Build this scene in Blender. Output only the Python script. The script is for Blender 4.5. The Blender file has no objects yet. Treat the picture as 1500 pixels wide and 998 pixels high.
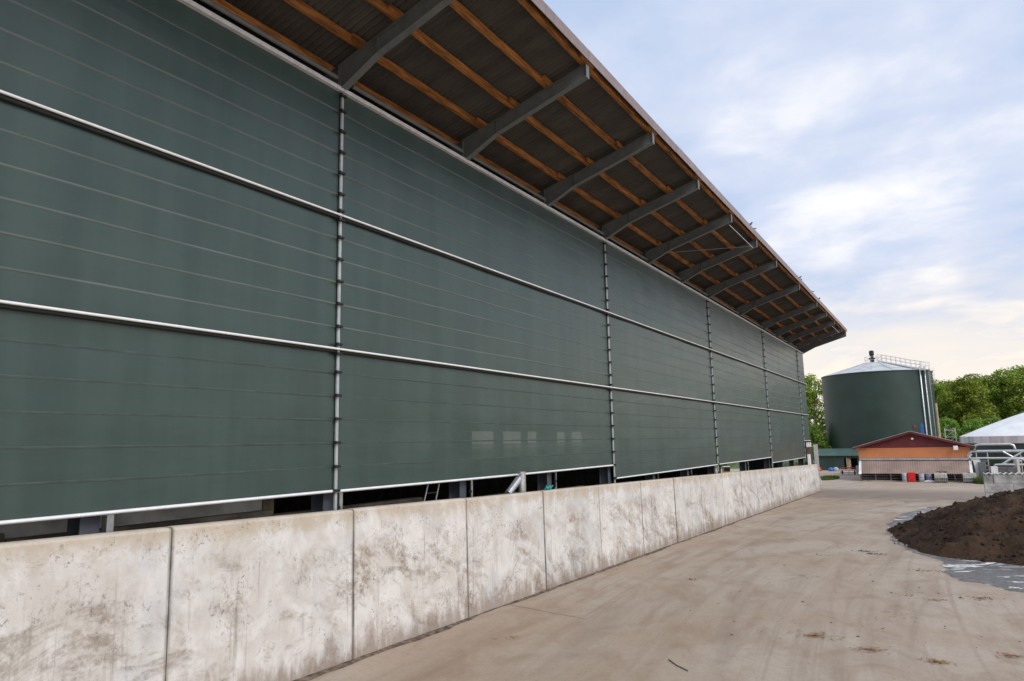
import bpy, bmesh, math, random
from mathutils import Vector, Matrix, noise
random.seed(7)
S = bpy.context.scene
COL = S.collection

# ------------------------------------------------------------------ camera
H = 4.12
F_PX, YAW, PITCH, ROLL = 998.5, .5576, .1492, -.0207
fw = Vector((-math.sin(YAW)*math.cos(PITCH), math.cos(YAW)*math.cos(PITCH), math.sin(PITCH)))
r0 = Vector((math.cos(YAW), math.sin(YAW), 0)); u0 = r0.cross(fw)
r1 = r0*math.cos(ROLL) + u0*math.sin(ROLL); u1 = -r0*math.sin(ROLL) + u0*math.cos(ROLL)
cam_d = bpy.data.cameras.new('camera'); cam = bpy.data.objects.new('camera', cam_d); COL.objects.link(cam)
cam.matrix_world = Matrix(((r1.x, u1.x, -fw.x, 0), (r1.y, u1.y, -fw.y, 0), (r1.z, u1.z, -fw.z, H), (0, 0, 0, 1)))
cam_d.sensor_width = 36; cam_d.lens = F_PX/1500*36; cam_d.clip_start = .1; cam_d.clip_end = 6000
S.camera = cam
S.render.resolution_x = 1024; S.render.resolution_y = 681

# ------------------------------------------------------------------ node helper
class NT:
    def __init__(s, tree):
        s.t = tree; s.t.nodes.clear()
    def n(s, typ, ins=None, **kw):
        nd = s.t.nodes.new(typ)
        for k, v in kw.items(): setattr(nd, k, v)
        for k, v in (ins or {}).items(): s.set(nd, k, v)
        return nd
    def set(s, nd, k, v):
        i = nd.inputs[k]
        if isinstance(v, bpy.types.NodeSocket): s.t.links.new(v, i)
        elif isinstance(v, bpy.types.Node): s.t.links.new(v.outputs[0], i)
        else: i.default_value = v
    def math(s, op, a, b=0., clamp=False):
        return s.n('ShaderNodeMath', {0: a, 1: b}, operation=op, use_clamp=clamp).outputs[0]
    def ramp(s, f, a, b):
        return s.n('ShaderNodeMapRange', {0: f, 1: a, 2: b, 3: 0., 4: 1.}, interpolation_type='SMOOTHSTEP').outputs[0]
    def mix(s, f, a, b, mode='MIX'):
        nd = s.n('ShaderNodeMix', data_type='RGBA', blend_type=mode)
        s.set(nd, 0, f)
        for i, v in ((6, a), (7, b)):
            if isinstance(v, tuple): v = tuple(v) + (1.,) * (4-len(v))
            s.set(nd, i, v)
        return nd.outputs[2]
    def noise(s, vec, scale, detail=4, rough=.55, dist=0.):
        return s.n('ShaderNodeTexNoise', {'Vector': vec, 'Scale': scale, 'Detail': detail, 'Roughness': rough, 'Distortion': dist}).outputs[0]
    def mapping(s, vec, scale=(1, 1, 1), loc=(0, 0, 0)):
        return s.n('ShaderNodeMapping', {'Vector': vec, 'Scale': scale, 'Location': loc}).outputs[0]

# ------------------------------------------------------------------ world: thin broken cloud over a pale sky
SUN_EL, SUN_AZ = math.radians(40), math.radians(116)      # azimuth measured from +Y towards +X
W = bpy.data.worlds.new('World'); S.world = W; W.use_nodes = True
w = NT(W.node_tree)
sky = w.n('ShaderNodeTexSky', sky_type='NISHITA', sun_disc=False, sun_elevation=SUN_EL, sun_rotation=SUN_AZ,
          air_density=1.0, dust_density=2.0, ozone_density=1.0)
tc = w.n('ShaderNodeTexCoord').outputs['Generated']
sep = w.n('ShaderNodeSeparateXYZ', {0: tc})
zc = w.math('MAXIMUM', sep.outputs[2], 0.)
den = w.math('ADD', zc, .16)
pv = w.n('ShaderNodeCombineXYZ', {0: w.math('DIVIDE', sep.outputs[0], den), 1: w.math('DIVIDE', sep.outputs[1], den), 2: 0.})
n1 = w.noise(w.mapping(pv, (1, 1, 1), (1.3, .4, 0)), 1.25, 5, .5, .25); n2 = w.noise(w.mapping(pv, (1, 1, 1), (3.1, 7.7, 0)), 3.6, 5, .55, .2)
cl = w.math('ADD', w.math('MULTIPLY', n1, .68), w.math('MULTIPLY', n2, .32))
mask = w.ramp(cl, .38, .61)
low = w.ramp(w.math('ADD', zc, w.math('MULTIPLY', w.math('SUBTRACT', n1, .5), .22)), .27, .07)                                  # haze warms towards the horizon
ccol = w.mix(w.ramp(cl, .52, .68), (.72, .775, .92), (.98, .975, .99))
ccol = w.mix(low, ccol, (1.06, .94, .79))
skyc = w.mix(.8, sky, (5.0, 6.2, 8.5))                     # thin veil between the clouds
b1 = w.n('ShaderNodeBackground', {0: skyc, 1: .097}); b2 = w.n('ShaderNodeBackground', {0: ccol, 1: .88})
mk = w.math('MAXIMUM', w.math('MULTIPLY', w.math('ADD', mask, .12), .9, True), w.math('MULTIPLY', low, .8))
wo = w.n('ShaderNodeOutputWorld', {0: w.n('ShaderNodeMixShader', {0: mk, 1: b1, 2: b2})})

sd = bpy.data.lights.new('sun', 'SUN'); so = bpy.data.objects.new('sun', sd); COL.objects.link(so)
sd.energy = 2.1; sd.angle = math.radians(30); sd.color = (1, .95, .88)
sdir = Vector((math.sin(SUN_AZ)*math.cos(SUN_EL), math.cos(SUN_AZ)*math.cos(SUN_EL), math.sin(SUN_EL)))
so.rotation_euler = sdir.to_track_quat('Z', 'Y').to_euler(); so.location = (30, -20, 60)
vs = S.view_settings
vs.view_transform = 'Standard'; vs.look = 'None'; vs.exposure = 0.25; vs.gamma = 1; vs.use_curve_mapping = False
S.render.engine = 'CYCLES'
S.cycles.max_bounces = 8; S.cycles.transparent_max_bounces = 24

# ------------------------------------------------------------------ materials
MATS = {}
def mat(name, col, rough=.7, metal=0., var=.12, scale=3., bump=0., bscale=40., spec=.5, stretch=(1, 1, 1), col2=None, rnd=0.):
    m = bpy.data.materials.new(name); m.use_nodes = True; t = NT(m.node_tree)
    pos = t.n('ShaderNodeNewGeometry').outputs['Position']
    v = t.mapping(pos, stretch)
    nz = t.noise(v, scale, 5, .6)
    c2 = col2 or tuple(min(1, c*(1-var*2.2)) for c in col)
    c1 = tuple(min(1, c*(1+var)) for c in col)
    c = t.mix(t.ramp(nz, .3, .7), c2, c1)
    if rnd:
        oi = t.n('ShaderNodeObjectInfo').outputs['Random']
        c = t.n('ShaderNodeHueSaturation', {'Color': c, 'Value': t.math('ADD', t.math('MULTIPLY', oi, rnd*2), 1-rnd)}).outputs[0]
    p = t.n('ShaderNodeBsdfPrincipled', {'Base Color': c, 'Metallic': metal, 'Specular IOR Level': spec,
            'Roughness': t.math('ADD', t.math('MULTIPLY', nz, .16), rough-.08)})
    if bump:
        bz = t.noise(v, bscale, 4, .6)
        t.set(p, 'Normal', t.n('ShaderNodeBump', {'Height': bz, 'Strength': bump, 'Distance': .02}))
    t.n('ShaderNodeOutputMaterial', {0: p})
    MATS[name] = m
    return m

mat('steel_grey', (.14, .152, .15), .5, .0, .08, 4)
mat('galvanised', (.62, .63, .64), .34, .85, .08, 6, .05, 60)
mat('rail_metal', (.92, .92, .92), .25, .25, .03, 5)
mat('aluminium', (.74, .75, .76), .45, .1, .06, 5)
mat('post_grey', (.44, .47, .48), .5, .25, .08, 5)
mat('black_plastic', (.012, .012, .013), .5, 0, .1)
mat('timber', (.40, .165, .045), .72, 0, .28, 2.0, .25, 30, .3, (6, .7, 6), rnd=.18)
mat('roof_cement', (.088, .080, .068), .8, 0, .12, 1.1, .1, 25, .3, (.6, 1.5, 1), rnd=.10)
mat('fascia', (.27, .215, .215), .5, .1, .08, 3, rnd=.06)
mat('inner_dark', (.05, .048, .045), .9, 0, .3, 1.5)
mat('inner_grey', (.55, .55, .54), .7, 0, .15, 1.5)
mat('inner_concrete', (.24, .21, .16), .9, 0, .3, 1.2)
mat('column_paint', (.085, .095, .12), .5, 0, .1, 3)
mat('orange_wall', (.56, .205, .08), .7, 0, .04, .6, rnd=.05)
mat('red_gable', (.13, .017, .02), .65, 0, .12, 2., rnd=.08)
mat('roof_red', (.22, .06, .055), .7, 0, .2, 1.)
mat('white_paint', (.74, .74, .73), .5, 0, .08, 1.5)
mat('grey_trim', (.36, .36, .35), .6, 0, .12, 1.5)
mat('awning_sheet', (.27, .195, .165), .75, 0, .12, .6)
mat('red_plastic', (.62, .015, .02), .4, 0, .1)
mat('grey_plastic', (.36, .38, .42), .5, 0, .1)
mat('blue_plastic', (.03, .14, .50), .45, 0, .1)
mat('ibc_white', (.62, .60, .53), .5, 0, .15, 2)
mat('ibc_blue', (.16, .19, .27), .5, 0, .15, 2)
mat('pallet_grey', (.13, .125, .12), .8, 0, .2)
mat('tank_green', (.017, .041, .031), .46, 0, .10, .35, spec=.5)
mat('tank_roof', (.50, .53, .54), .5, .1, .12, .6)
mat('shed_green', (.022, .05, .038), .6, 0, .12, .8)
mat('shed_roof', (.05, .10, .08), .6, 0, .12, .8)
mat('dome_white', (.76, .77, .77), .55, 0, .06, .5)
mat('dome_band', (.58, .60, .59), .6, 0, .2, .8, stretch=(1, 1, .2))
mat('dome_wall', (.018, .062, .055), .55, 0, .12, .8)
mat('wood_pale', (.42, .34, .24), .8, 0, .15)
mat('block', (.50, .485, .47), .9, 0, .22, 1.3, .4, 14, .2, rnd=.14)
mat('block_cap', (.70, .71, .68), .7, 0, .15, 3)
mat('yellow_paint', (.65, .36, .02), .45, 0, .1)
mat('tyre', (.02, .02, .02), .9, 0, .2)
mat('bark', (.10, .075, .05), .9, 0, .3, 4)
mat('dark_glass', (.02, .022, .025), .15, 0, .1)
mat('bird_grey', (.045, .045, .055), .8, 0, .3)
mat('teal_rope', (.02, .30, .30), .7)
mat('dirt', (.17, .125, .09), .95, 0, .35, 6, .6, 30)
mat('straw', (.36, .22, .10), .9, 0, .35, 9)
mat('manure_bits', (.085, .05, .03), .95, 0, .3, 9)

def curtain_material():
    m = bpy.data.materials.new('curtain_net'); m.use_nodes = True; t = NT(m.node_tree)
    pos = t.n('ShaderNodeNewGeometry').outputs['Position']
    a = t.noise(t.mapping(pos, (1, 1.1, .10)), 1.3, 4, .6)
    b = t.noise(t.mapping(pos, (1, .25, 1.6)), 1.0, 4, .6)
    f = t.math('ADD', t.math('MULTIPLY', a, .7), t.math('MULTIPLY', b, .3))
    c = t.mix(t.ramp(f, .38, .62), (.032, .058, .050), (.043, .073, .063))
    ds = t.noise(pos, 55, 2, .5)
    c = t.mix(t.ramp(ds, .78, .80), c, (.4, .4, .38))
    p = t.n('ShaderNodeBsdfPrincipled', {'Base Color': c, 'Roughness': t.math('ADD', t.math('MULTIPLY', b, .16), .27), 'Specular IOR Level': .62})
    wv = t.math('ADD', t.noise(t.mapping(pos, (1, .5, 1.1)), 1.6, 3, .5), t.math('MULTIPLY', t.noise(t.mapping(pos, (1, .8, 3.)), 5., 3, .6), .10))
    t.set(p, 'Normal', t.n('ShaderNodeBump', {'Height': wv, 'Strength': .30, 'Distance': .05}))
    tr = t.n('ShaderNodeBsdfTransparent')
    t.n('ShaderNodeOutputMaterial', {0: t.n('ShaderNodeMixShader', {0: .05, 1: p, 2: tr})})
    MATS['curtain_net'] = m
curtain_material()
mat('strap_band', (.098, .122, .115), .42, 0, .10, 1.0, 0, 40, .5, (1, .5, 1))
mat('sleeve_cloth', (.022, .026, .026), .7, 0, .1)
mat('curtain_hem', (.064, .092, .085), .42, 0, .1)
def pane_material():
    m = bpy.data.materials.new('light_panel'); m.use_nodes = True; t = NT(m.node_tree)
    pos = t.n('ShaderNodeNewGeometry').outputs['Position']
    c = t.mix(t.noise(pos, 1.2, 3), (.70, .72, .72), (.85, .86, .85))
    t.n('ShaderNodeOutputMaterial', {0: t.n('ShaderNodeMixShader', {0: .75, 1: t.n('ShaderNodeBsdfDiffuse', {0: c}), 2: t.n('ShaderNodeBsdfTranslucent', {0: c})})})
    MATS['light_panel'] = m
pane_material()

def wall_material():
    m = bpy.data.materials.new('panel_concrete'); m.use_nodes = True; t = NT(m.node_tree)
    pos = t.n('ShaderNodeNewGeometry').outputs['Position']
    sp = t.n('ShaderNodeSeparateXYZ', {0: pos})
    Y, Z = sp.outputs[1], sp.outputs[2]
    hf = t.math('ADD', Z, t.math('MULTIPLY', Y, .0147))            # height above the yard
    ht = t.math('SUBTRACT', 3.04, t.math('ADD', Z, t.math('MULTIPLY', Y, .0213)))   # depth below the top edge
    big = t.noise(pos, .55, 5, .6, .4)
    mid = t.noise(t.mapping(pos, (1, 1, .8), (5, 2, 1)), 1.7, 6, .65, .5)
    fine = t.noise(pos, 9, 5, .7)
    streak = t.noise(t.mapping(pos, (1, 5.5, .30)), 1.5, 5, .65)
    c = t.mix(t.ramp(mid, .35, .68), (.575, .54, .495), (.715, .695, .67))
    c = t.mix(t.math('MULTIPLY', t.ramp(big, .52, .36), .55), c, (.55, .56, .575))
    # brown splash stains, diagonal, patchy
    dg = t.noise(t.mapping(t.n('ShaderNodeMapping', {'Vector': pos, 'Rotation': (math.radians(28), 0, 0)}).outputs[0], (1, .45, 1.3)), .95, 6, .68, .8)
    br = t.math('MULTIPLY', t.ramp(dg, .46, .64), t.ramp(fine, .30, .62))
    br = t.math('MULTIPLY', t.math('MULTIPLY', br, t.ramp(ht, .35, 1.1)), t.ramp(t.noise(t.mapping(pos, (1, 1, 1), (2.2, 6.1, 8.)), .42, 4, .55), .36, .56))
    c = t.mix(t.math('MULTIPLY', br, .95), c, (.24, .17, .115))
    sm2 = t.noise(t.mapping(pos, (1, .55, 1.0), (7., 1.5, 2.)), .8, 9, .72, 1.3)
    sm2 = t.math('MULTIPLY', t.math('MULTIPLY', t.ramp(sm2, .52, .63), t.ramp(ht, .3, .9)), t.ramp(t.noise(pos, 6, 8, .8), .36, .56))
    c = t.mix(t.math('MULTIPLY', sm2, .62), c, (.235, .19, .15))
    # dark speckle and mould
    sk = t.noise(t.mapping(pos, (1, 1.3, .75)), 11, 8, .8, .6); reg = t.noise(t.mapping(pos, (1, .8, 1.2), (9, 4, 3)), 1.05, 5, .6, .6)
    dk = t.math('MULTIPLY', t.ramp(sk, .50, .66), t.ramp(reg, .49, .64))
    c = t.mix(t.math('MULTIPLY', dk, .8), c, (.10, .09, .085))
    s2 = t.noise(pos, 16, 10, .85, .3)
    d2 = t.math('MULTIPLY', t.ramp(s2, .54, .60), t.ramp(t.noise(t.mapping(pos, (1, .6, 1.3), (3, 8, 5)), .9, 6, .7, 1.0), .49, .60))
    c = t.mix(t.math('MULTIPLY', d2, .9), c, (.06, .052, .048))
    # run-down streaks
    st = t.math('MULTIPLY', t.ramp(streak, .56, .74), t.ramp(ht, .2, .9))
    c = t.mix(t.math('MULTIPLY', st, .5), c, (.25, .21, .17))
    # ochre algae band along the top, brown splash foot
    wob = t.math('MULTIPLY', t.math('SUBTRACT', mid, .5), .9)
    tp = t.ramp(t.math('ADD', ht, wob), .42, .05)
    c = t.mix(t.math('MULTIPLY', tp, .5), c, (.43, .33, .21))
    ft = t.ramp(t.math('ADD', hf, t.math('MULTIPLY', t.math('SUBTRACT', t.noise(t.mapping(pos, (1, 1.6, .5)), 1.6, 6, .7), .5), 2.2)), .65, .0)
    c = t.mix(t.math('MULTIPLY', ft, .70), c, (.23, .165, .12))
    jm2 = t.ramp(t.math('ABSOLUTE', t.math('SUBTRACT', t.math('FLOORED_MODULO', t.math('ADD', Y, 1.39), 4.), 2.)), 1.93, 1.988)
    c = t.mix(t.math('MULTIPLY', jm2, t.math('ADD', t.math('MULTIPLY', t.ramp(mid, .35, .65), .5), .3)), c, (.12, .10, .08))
    tint = t.n('ShaderNodeObjectInfo').outputs['Random']
    c = t.n('ShaderNodeHueSaturation', {'Color': c, 'Value': t.math('ADD', t.math('MULTIPLY', tint, .10), .92)}).outputs[0]
    p = t.n('ShaderNodeBsdfPrincipled', {'Base Color': c, 'Roughness': .85, 'Specular IOR Level': .3})
    hgt = t.math('ADD', t.math('MULTIPLY', fine, .5), t.math('MULTIPLY', t.noise(pos, 60, 3, .6), .3))
    t.set(p, 'Normal', t.n('ShaderNodeBump', {'Height': hgt, 'Strength': .35, 'Distance': .02}))
    t.n('ShaderNodeOutputMaterial', {0: p}); MATS['panel_concrete'] = m
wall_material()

def ground_material():
    m = bpy.data.materials.new('yard_concrete'); m.use_nodes = True; t = NT(m.node_tree)
    pos = t.n('ShaderNodeNewGeometry').outputs['Position']
    sp = t.n('ShaderNodeSeparateXYZ', {0: pos}); X, Y = sp.outputs[0], sp.outputs[1]
    yb = t.math('SUBTRACT', Y, 34.)
    bent = t.n('ShaderNodeCombineXYZ', {0: t.math('SUBTRACT', X, t.math('MULTIPLY', t.math('MULTIPLY', yb, yb), .0045)), 1: Y, 2: 0.}).outputs[0]
    big = t.noise(pos, .13, 5, .6, .6)
    mid = t.noise(t.mapping(bent, (1, .5, 1)), .8, 6, .65, .8)
    fine = t.noise(pos, 7, 6, .7)
    trk = t.noise(t.mapping(t.n('ShaderNodeMapping', {'Vector': bent, 'Rotation': (0, 0, math.radians(4))}).outputs[0], (.9, .07, 1)), 1.0, 6, .62, 1.2)
    c = t.mix(t.ramp(big, .38, .62), (.385, .303, .232), (.43, .368, .305))
    c = t.mix(t.math('MULTIPLY', t.ramp(mid, .43, .69), .58), c, (.27, .188, .13))
    c = t.mix(t.math('MULTIPLY', t.ramp(trk, .48, .76), .42), c, (.21, .148, .105))
    c = t.mix(t.math('MULTIPLY', t.ramp(trk, .46, .26), .4), c, (.47, .425, .375))
    c = t.mix(t.math('MULTIPLY', t.ramp(fine, .42, .7), .22), c, (.25, .20, .16))
    gr = t.noise(t.mapping(pos, (1, .6, 1)), 26, 4, .7)
    c = t.mix(t.math('MULTIPLY', t.ramp(gr, .56, .68), .45), c, (.17, .13, .10))
    c = t.mix(t.math('MULTIPLY', t.ramp(gr, .40, .30), .22), c, (.56, .52, .47))
    tk2 = t.noise(t.mapping(t.n('ShaderNodeMapping', {'Vector': bent, 'Rotation': (0, 0, math.radians(3))}).outputs[0], (3.0, .022, 1)), 1.0, 4, .65, .5)
    c = t.mix(t.math('MULTIPLY', t.math('MULTIPLY', t.ramp(tk2, .52, .68), t.ramp(big, .36, .60)), .32), c, (.20, .142, .10))
    # scattered grit and dung specks
    sk = t.noise(t.mapping(pos, (1, .6, 1)), 4.2, 5, .7); reg = t.noise(pos, .33, 4, .6)
    c = t.mix(t.math('MULTIPLY', t.math('MULTIPLY', t.ramp(sk, .635, .70), t.ramp(reg, .46, .62)), .75), c, (.13, .085, .05))
    # dried mud crossing beyond the heap
    yy = t.math('ADD', Y, t.math('MULTIPLY', t.math('SUBTRACT', mid, .5), 14.))
    bd = t.math('MULTIPLY', t.ramp(yy, 58., 66.), t.ramp(yy, 80., 72.))
    c = t.mix(t.math('MULTIPLY', bd, .75), c, (.185, .145, .115))
    p = t.n('ShaderNodeBsdfPrincipled', {'Base Color': c, 'Roughness': t.math('ADD', t.math('MULTIPLY', mid, .25), .62), 'Specular IOR Level': .3})
    hgt = t.math('ADD', t.math('MULTIPLY', fine, .6), t.math('MULTIPLY', t.noise(pos, 45, 3, .6), .4))
    t.set(p, 'Normal', t.n('ShaderNodeBump', {'Height': hgt, 'Strength': .55, 'Distance': .03}))
    t.n('ShaderNodeOutputMaterial', {0: p}); MATS['yard_concrete'] = m
ground_material()

def field_material():
    m = bpy.data.materials.new('field'); m.use_nodes = True; t = NT(m.node_tree)
    pos = t.n('ShaderNodeNewGeometry').outputs['Position']
    n = t.noise(pos, .4, 6, .65)
    c = t.mix(t.ramp(n, .35, .65), (.05, .085, .02), (.10, .13, .035))
    t.n('ShaderNodeOutputMaterial', {0: t.n('ShaderNodeBsdfPrincipled', {'Base Color': c, 'Roughness': .9})}); MATS['field'] = m
field_material()

def wet_material():
    m = bpy.data.materials.new('slurry_film'); m.use_nodes = True; t = NT(m.node_tree)
    pos = t.n('ShaderNodeNewGeometry').outputs['Position']
    a = t.noise(t.mapping(t.n('ShaderNodeMapping', {'Vector': pos, 'Rotation': (0, 0, math.radians(-24))}).outputs[0], (.5, 1.25, 1), (1.2, .6, 0)), 1.25, 7, .66, 1.4)
    b = t.noise(pos, 5, 5, .65)
    c = t.mix(t.ramp(b, .35, .65), (.075, .07, .064), (.14, .132, .122))
    dk = t.ramp(t.noise(t.mapping(pos, (.6, 1.2, 1), (4, 4, 0)), 1.3, 6, .65, .8), .50, .60)
    c = t.mix(t.math('MULTIPLY', dk, .8), c, (.06, .048, .04))
    fo = t.math('MULTIPLY', t.ramp(a, .55, .59), t.ramp(b, .36, .52))
    c = t.mix(fo, c, (.80, .80, .80))
    p = t.n('ShaderNodeBsdfPrincipled', {'Base Color': c, 'Roughness': t.math('ADD', t.math('MULTIPLY', fo, .3), .46), 'Specular IOR Level': .4})
    t.set(p, 'Normal', t.n('ShaderNodeBump', {'Height': t.math('ADD', b, fo), 'Strength': .2, 'Distance': .02}))
    ed = t.n('ShaderNodeAttribute', attribute_name='edge').outputs['Fac']
    al = t.ramp(t.math('ADD', ed, t.math('MULTIPLY', t.math('SUBTRACT', t.noise(pos, 2.6, 6, .7, .5), .5), 1.1)), -.02, .16)
    t.n('ShaderNodeOutputMaterial', {0: t.n('ShaderNodeMixShader', {0: al, 1: t.n('ShaderNodeBsdfTransparent'), 2: p})}); MATS['slurry_film'] = m
wet_material()

def heap_material():
    m = bpy.data.materials.new('manure'); m.use_nodes = True; t = NT(m.node_tree)
    pos = t.n('ShaderNodeNewGeometry').outputs['Position']
    a = t.noise(pos, .5, 5, .6); b = t.noise(pos, 5, 6, .7); s = t.noise(t.mapping(pos, (1, 1, 2.5)), 16, 4, .7)
    c = t.mix(t.ramp(a, .35, .65), (.026, .0155, .0095), (.066, .037, .021))
    c = t.mix(t.math('MULTIPLY', t.ramp(b, .5, .72), .6), c, (.09, .055, .032))
    c = t.mix(t.math('MULTIPLY', t.ramp(s, .60, .72), .7), c, (.19, .12, .065))
    p = t.n('ShaderNodeBsdfPrincipled', {'Base Color': c, 'Roughness': .9, 'Specular IOR Level': .25})
    t.set(p, 'Normal', t.n('ShaderNodeBump', {'Height': t.math('ADD', b, s), 'Strength': 1., 'Distance': .07}))
    t.n('ShaderNodeOutputMaterial', {0: p}); MATS['manure'] = m
heap_material()

def leaf_material(name, c1, c2):
    m = bpy.data.materials.new(name); m.use_nodes = True; t = NT(m.node_tree)
    g = t.n('ShaderNodeNewGeometry'); n = t.noise(g.outputs['Position'], .45, 3, .6)
    r = t.math('ADD', t.math('MULTIPLY', g.outputs['Random Per Island'], .55), t.math('MULTIPLY', n, .6))
    c = t.mix(t.ramp(r, .25, .85), c1, c2)
    oi = t.n('ShaderNodeObjectInfo').outputs['Random']
    c = t.n('ShaderNodeHueSaturation', {'Color': c, 'Value': t.math('ADD', t.math('MULTIPLY', oi, .4), .8), 'Hue': t.math('ADD', t.math('MULTIPLY', oi, .03), .485)}).outputs[0]
    d = t.n('ShaderNodeBsdfPrincipled', {'Base Color': c, 'Roughness': .6, 'Specular IOR Level': .3})
    tl = t.n('ShaderNodeBsdfTranslucent', {0: c})
    t.n('ShaderNodeOutputMaterial', {0: t.n('ShaderNodeMixShader', {0: .42, 1: d, 2: tl})}); MATS[name] = m
leaf_material('leaf_mid', (.095, .18, .015), (.34, .44, .055))
leaf_material('leaf_dark', (.075, .145, .013), (.285, .365, .045))
leaf_material('leaf_light', (.11, .20, .025), (.30, .42, .08))
leaf_material('grass', (.06, .12, .02), (.12, .20, .04))

# ------------------------------------------------------------------ mesh helpers
class MB:
    def __init__(s): s.v = []; s.f = []
    def add(s, vs, fs):
        o = len(s.v); s.v += [tuple(p) for p in vs]; s.f += [tuple(i+o for i in q) for q in fs]; return s
    def box(s, x0, x1, y0, y1, z0, z1):
        return s.add([(x0, y0, z0), (x1, y0, z0), (x1, y1, z0), (x0, y1, z0), (x0, y0, z1), (x1, y0, z1), (x1, y1, z1), (x0, y1, z1)],
                     [(0, 3, 2, 1), (4, 5, 6, 7), (0, 1, 5, 4), (1, 2, 6, 5), (2, 3, 7, 6), (3, 0, 4, 7)])
    def prism_y(s, prof, y0, y1):        # profile of (x, z), extruded along y
        n = len(prof); vs = [(x, y0, z) for x, z in prof] + [(x, y1, z) for x, z in prof]
        return s.add(vs, [(i, (i+1) % n, (i+1) % n+n, i+n) for i in range(n)] + [tuple(range(n))[::-1], tuple(range(n, 2*n))])
    def prism_x(s, prof, x0, x1):        # profile of (y, z)
        n = len(prof); vs = [(x0, y, z) for y, z in prof] + [(x1, y, z) for y, z in prof]
        return s.add(vs, [(i, (i+1) % n, (i+1) % n+n, i+n) for i in range(n)] + [tuple(range(n))[::-1], tuple(range(n, 2*n))])
    def tube(s, pts, r, n=10, caps=True):
        pts = [Vector(p) for p in pts]; rs = r if isinstance(r, (list, tuple)) else [r]*len(pts)
        base = len(s.v); m = len(pts)
        t0 = (pts[1]-pts[0]).normalized(); up = Vector((0, 0, 1)) if abs(t0.z) < .9 else Vector((1, 0, 0))
        for i, p in enumerate(pts):
            t = ((pts[min(i+1, m-1)]-pts[i]).normalized() + (pts[i]-pts[max(i-1, 0)]).normalized()).normalized()
            a = up.cross(t).normalized(); b = t.cross(a); up = b if abs(b.z) > .1 or abs(t.z) > .9 else up
            for k in range(n):
                q = p + (a*math.cos(2*math.pi*k/n) + b*math.sin(2*math.pi*k/n))*rs[i]; s.v.append(tuple(q))
        for i in range(m-1):
            for k in range(n):
                s.f.append((base+i*n+k, base+i*n+(k+1) % n, base+(i+1)*n+(k+1) % n, base+(i+1)*n+k))
        if caps:
            s.f.append(tuple(base+k for k in range(n))[::-1]); s.f.append(tuple(base+(m-1)*n+k for k in range(n)))
        return s
    def lathe(s, prof, n=24, cx=0, cy=0, cap=True):      # profile of (r, z)
        base = len(s.v); m = len(prof)
        for r, z in prof:
            for k in range(n): s.v.append((cx+r*math.cos(2*math.pi*k/n), cy+r*math.sin(2*math.pi*k/n), z))
        for i in range(m-1):
            for k in range(n):
                s.f.append((base+i*n+k, base+i*n+(k+1) % n, base+(i+1)*n+(k+1) % n, base+(i+1)*n+k))
        if cap:
            s.f.append(tuple(base+k for k in range(n))[::-1]); s.f.append(tuple(base+(m-1)*n+k for k in range(n)))
        return s
    def mesh(s, name, material, smooth=False, bevel=0.):
        me = bpy.data.meshes.new(name); me.from_pydata(s.v, [], s.f)
        bm = bmesh.new(); bm.from_mesh(me); bmesh.ops.recalc_face_normals(bm, faces=bm.faces)
        if bevel: bmesh.ops.bevel(bm, geom=bm.edges[:], offset=bevel, segments=2, profile=.5, affect='EDGES')
        bm.to_mesh(me); bm.free()
        me.materials.append(MATS[material])
        if smooth:
            for p in me.polygons: p.use_smooth = True
            try: me.set_sharp_from_angle(angle=math.radians(38))
            except Exception: pass
        return me
    def build(s, name, material, parent=None, smooth=False, bevel=0., loc=None):
        o = bpy.data.objects.new(name, s.mesh(name, material, smooth, bevel)); COL.objects.link(o)
        if parent: o.parent = parent
        if loc: o.location = loc
        return o
def inst(name, me, parent=None, loc=(0, 0, 0), rot=(0, 0, 0), scale=(1, 1, 1)):
    o = bpy.data.objects.new(name, me); COL.objects.link(o); o.parent = parent
    o.location = loc; o.rotation_euler = rot; o.scale = scale
    return o
def tag(o, label=None, cat=None, group=None, kind=None):
    for k, v in (('label', label), ('category', cat), ('group', group), ('kind', kind)):
        if v: o[k] = v
    return o
def empty(name, loc, label, cat, group=None, rz=0.):
    o = bpy.data.objects.new(name, None); COL.objects.link(o); o.location = loc; o.rotation_euler = (0, 0, rz)
    o.empty_display_size = .2
    return tag(o, label, cat, group)
def gz(y):
    return -.0147*min(max(y, -12.), 88.)

# ------------------------------------------------------------------ the setting
g = MB()
XS = [-2500, -60, -34, 60, 2500]
YS = [-2500, -12] + [-12+5*i for i in range(1, 20)] + [88, 128, 3000]
for y in YS:
    for x in XS: g.v.append((x, y, gz(y)))
nx = len(XS)
for j in range(len(YS)-1):
    for i in range(nx-1): g.f.append((j*nx+i, j*nx+i+1, (j+1)*nx+i+1, (j+1)*nx+i))
ground = g.build('ground', 'yard_concrete'); tag(ground, kind='structure')
GZ = gz(100)
fl = MB()
fl.add([(-400, 127, GZ+.004), (400, 127, GZ+.004), (400, 2600, GZ+.004), (-400, 2600, GZ+.004)], [(0, 1, 2, 3)])
tag(fl.build('meadow', 'field'), kind='structure')

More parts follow.
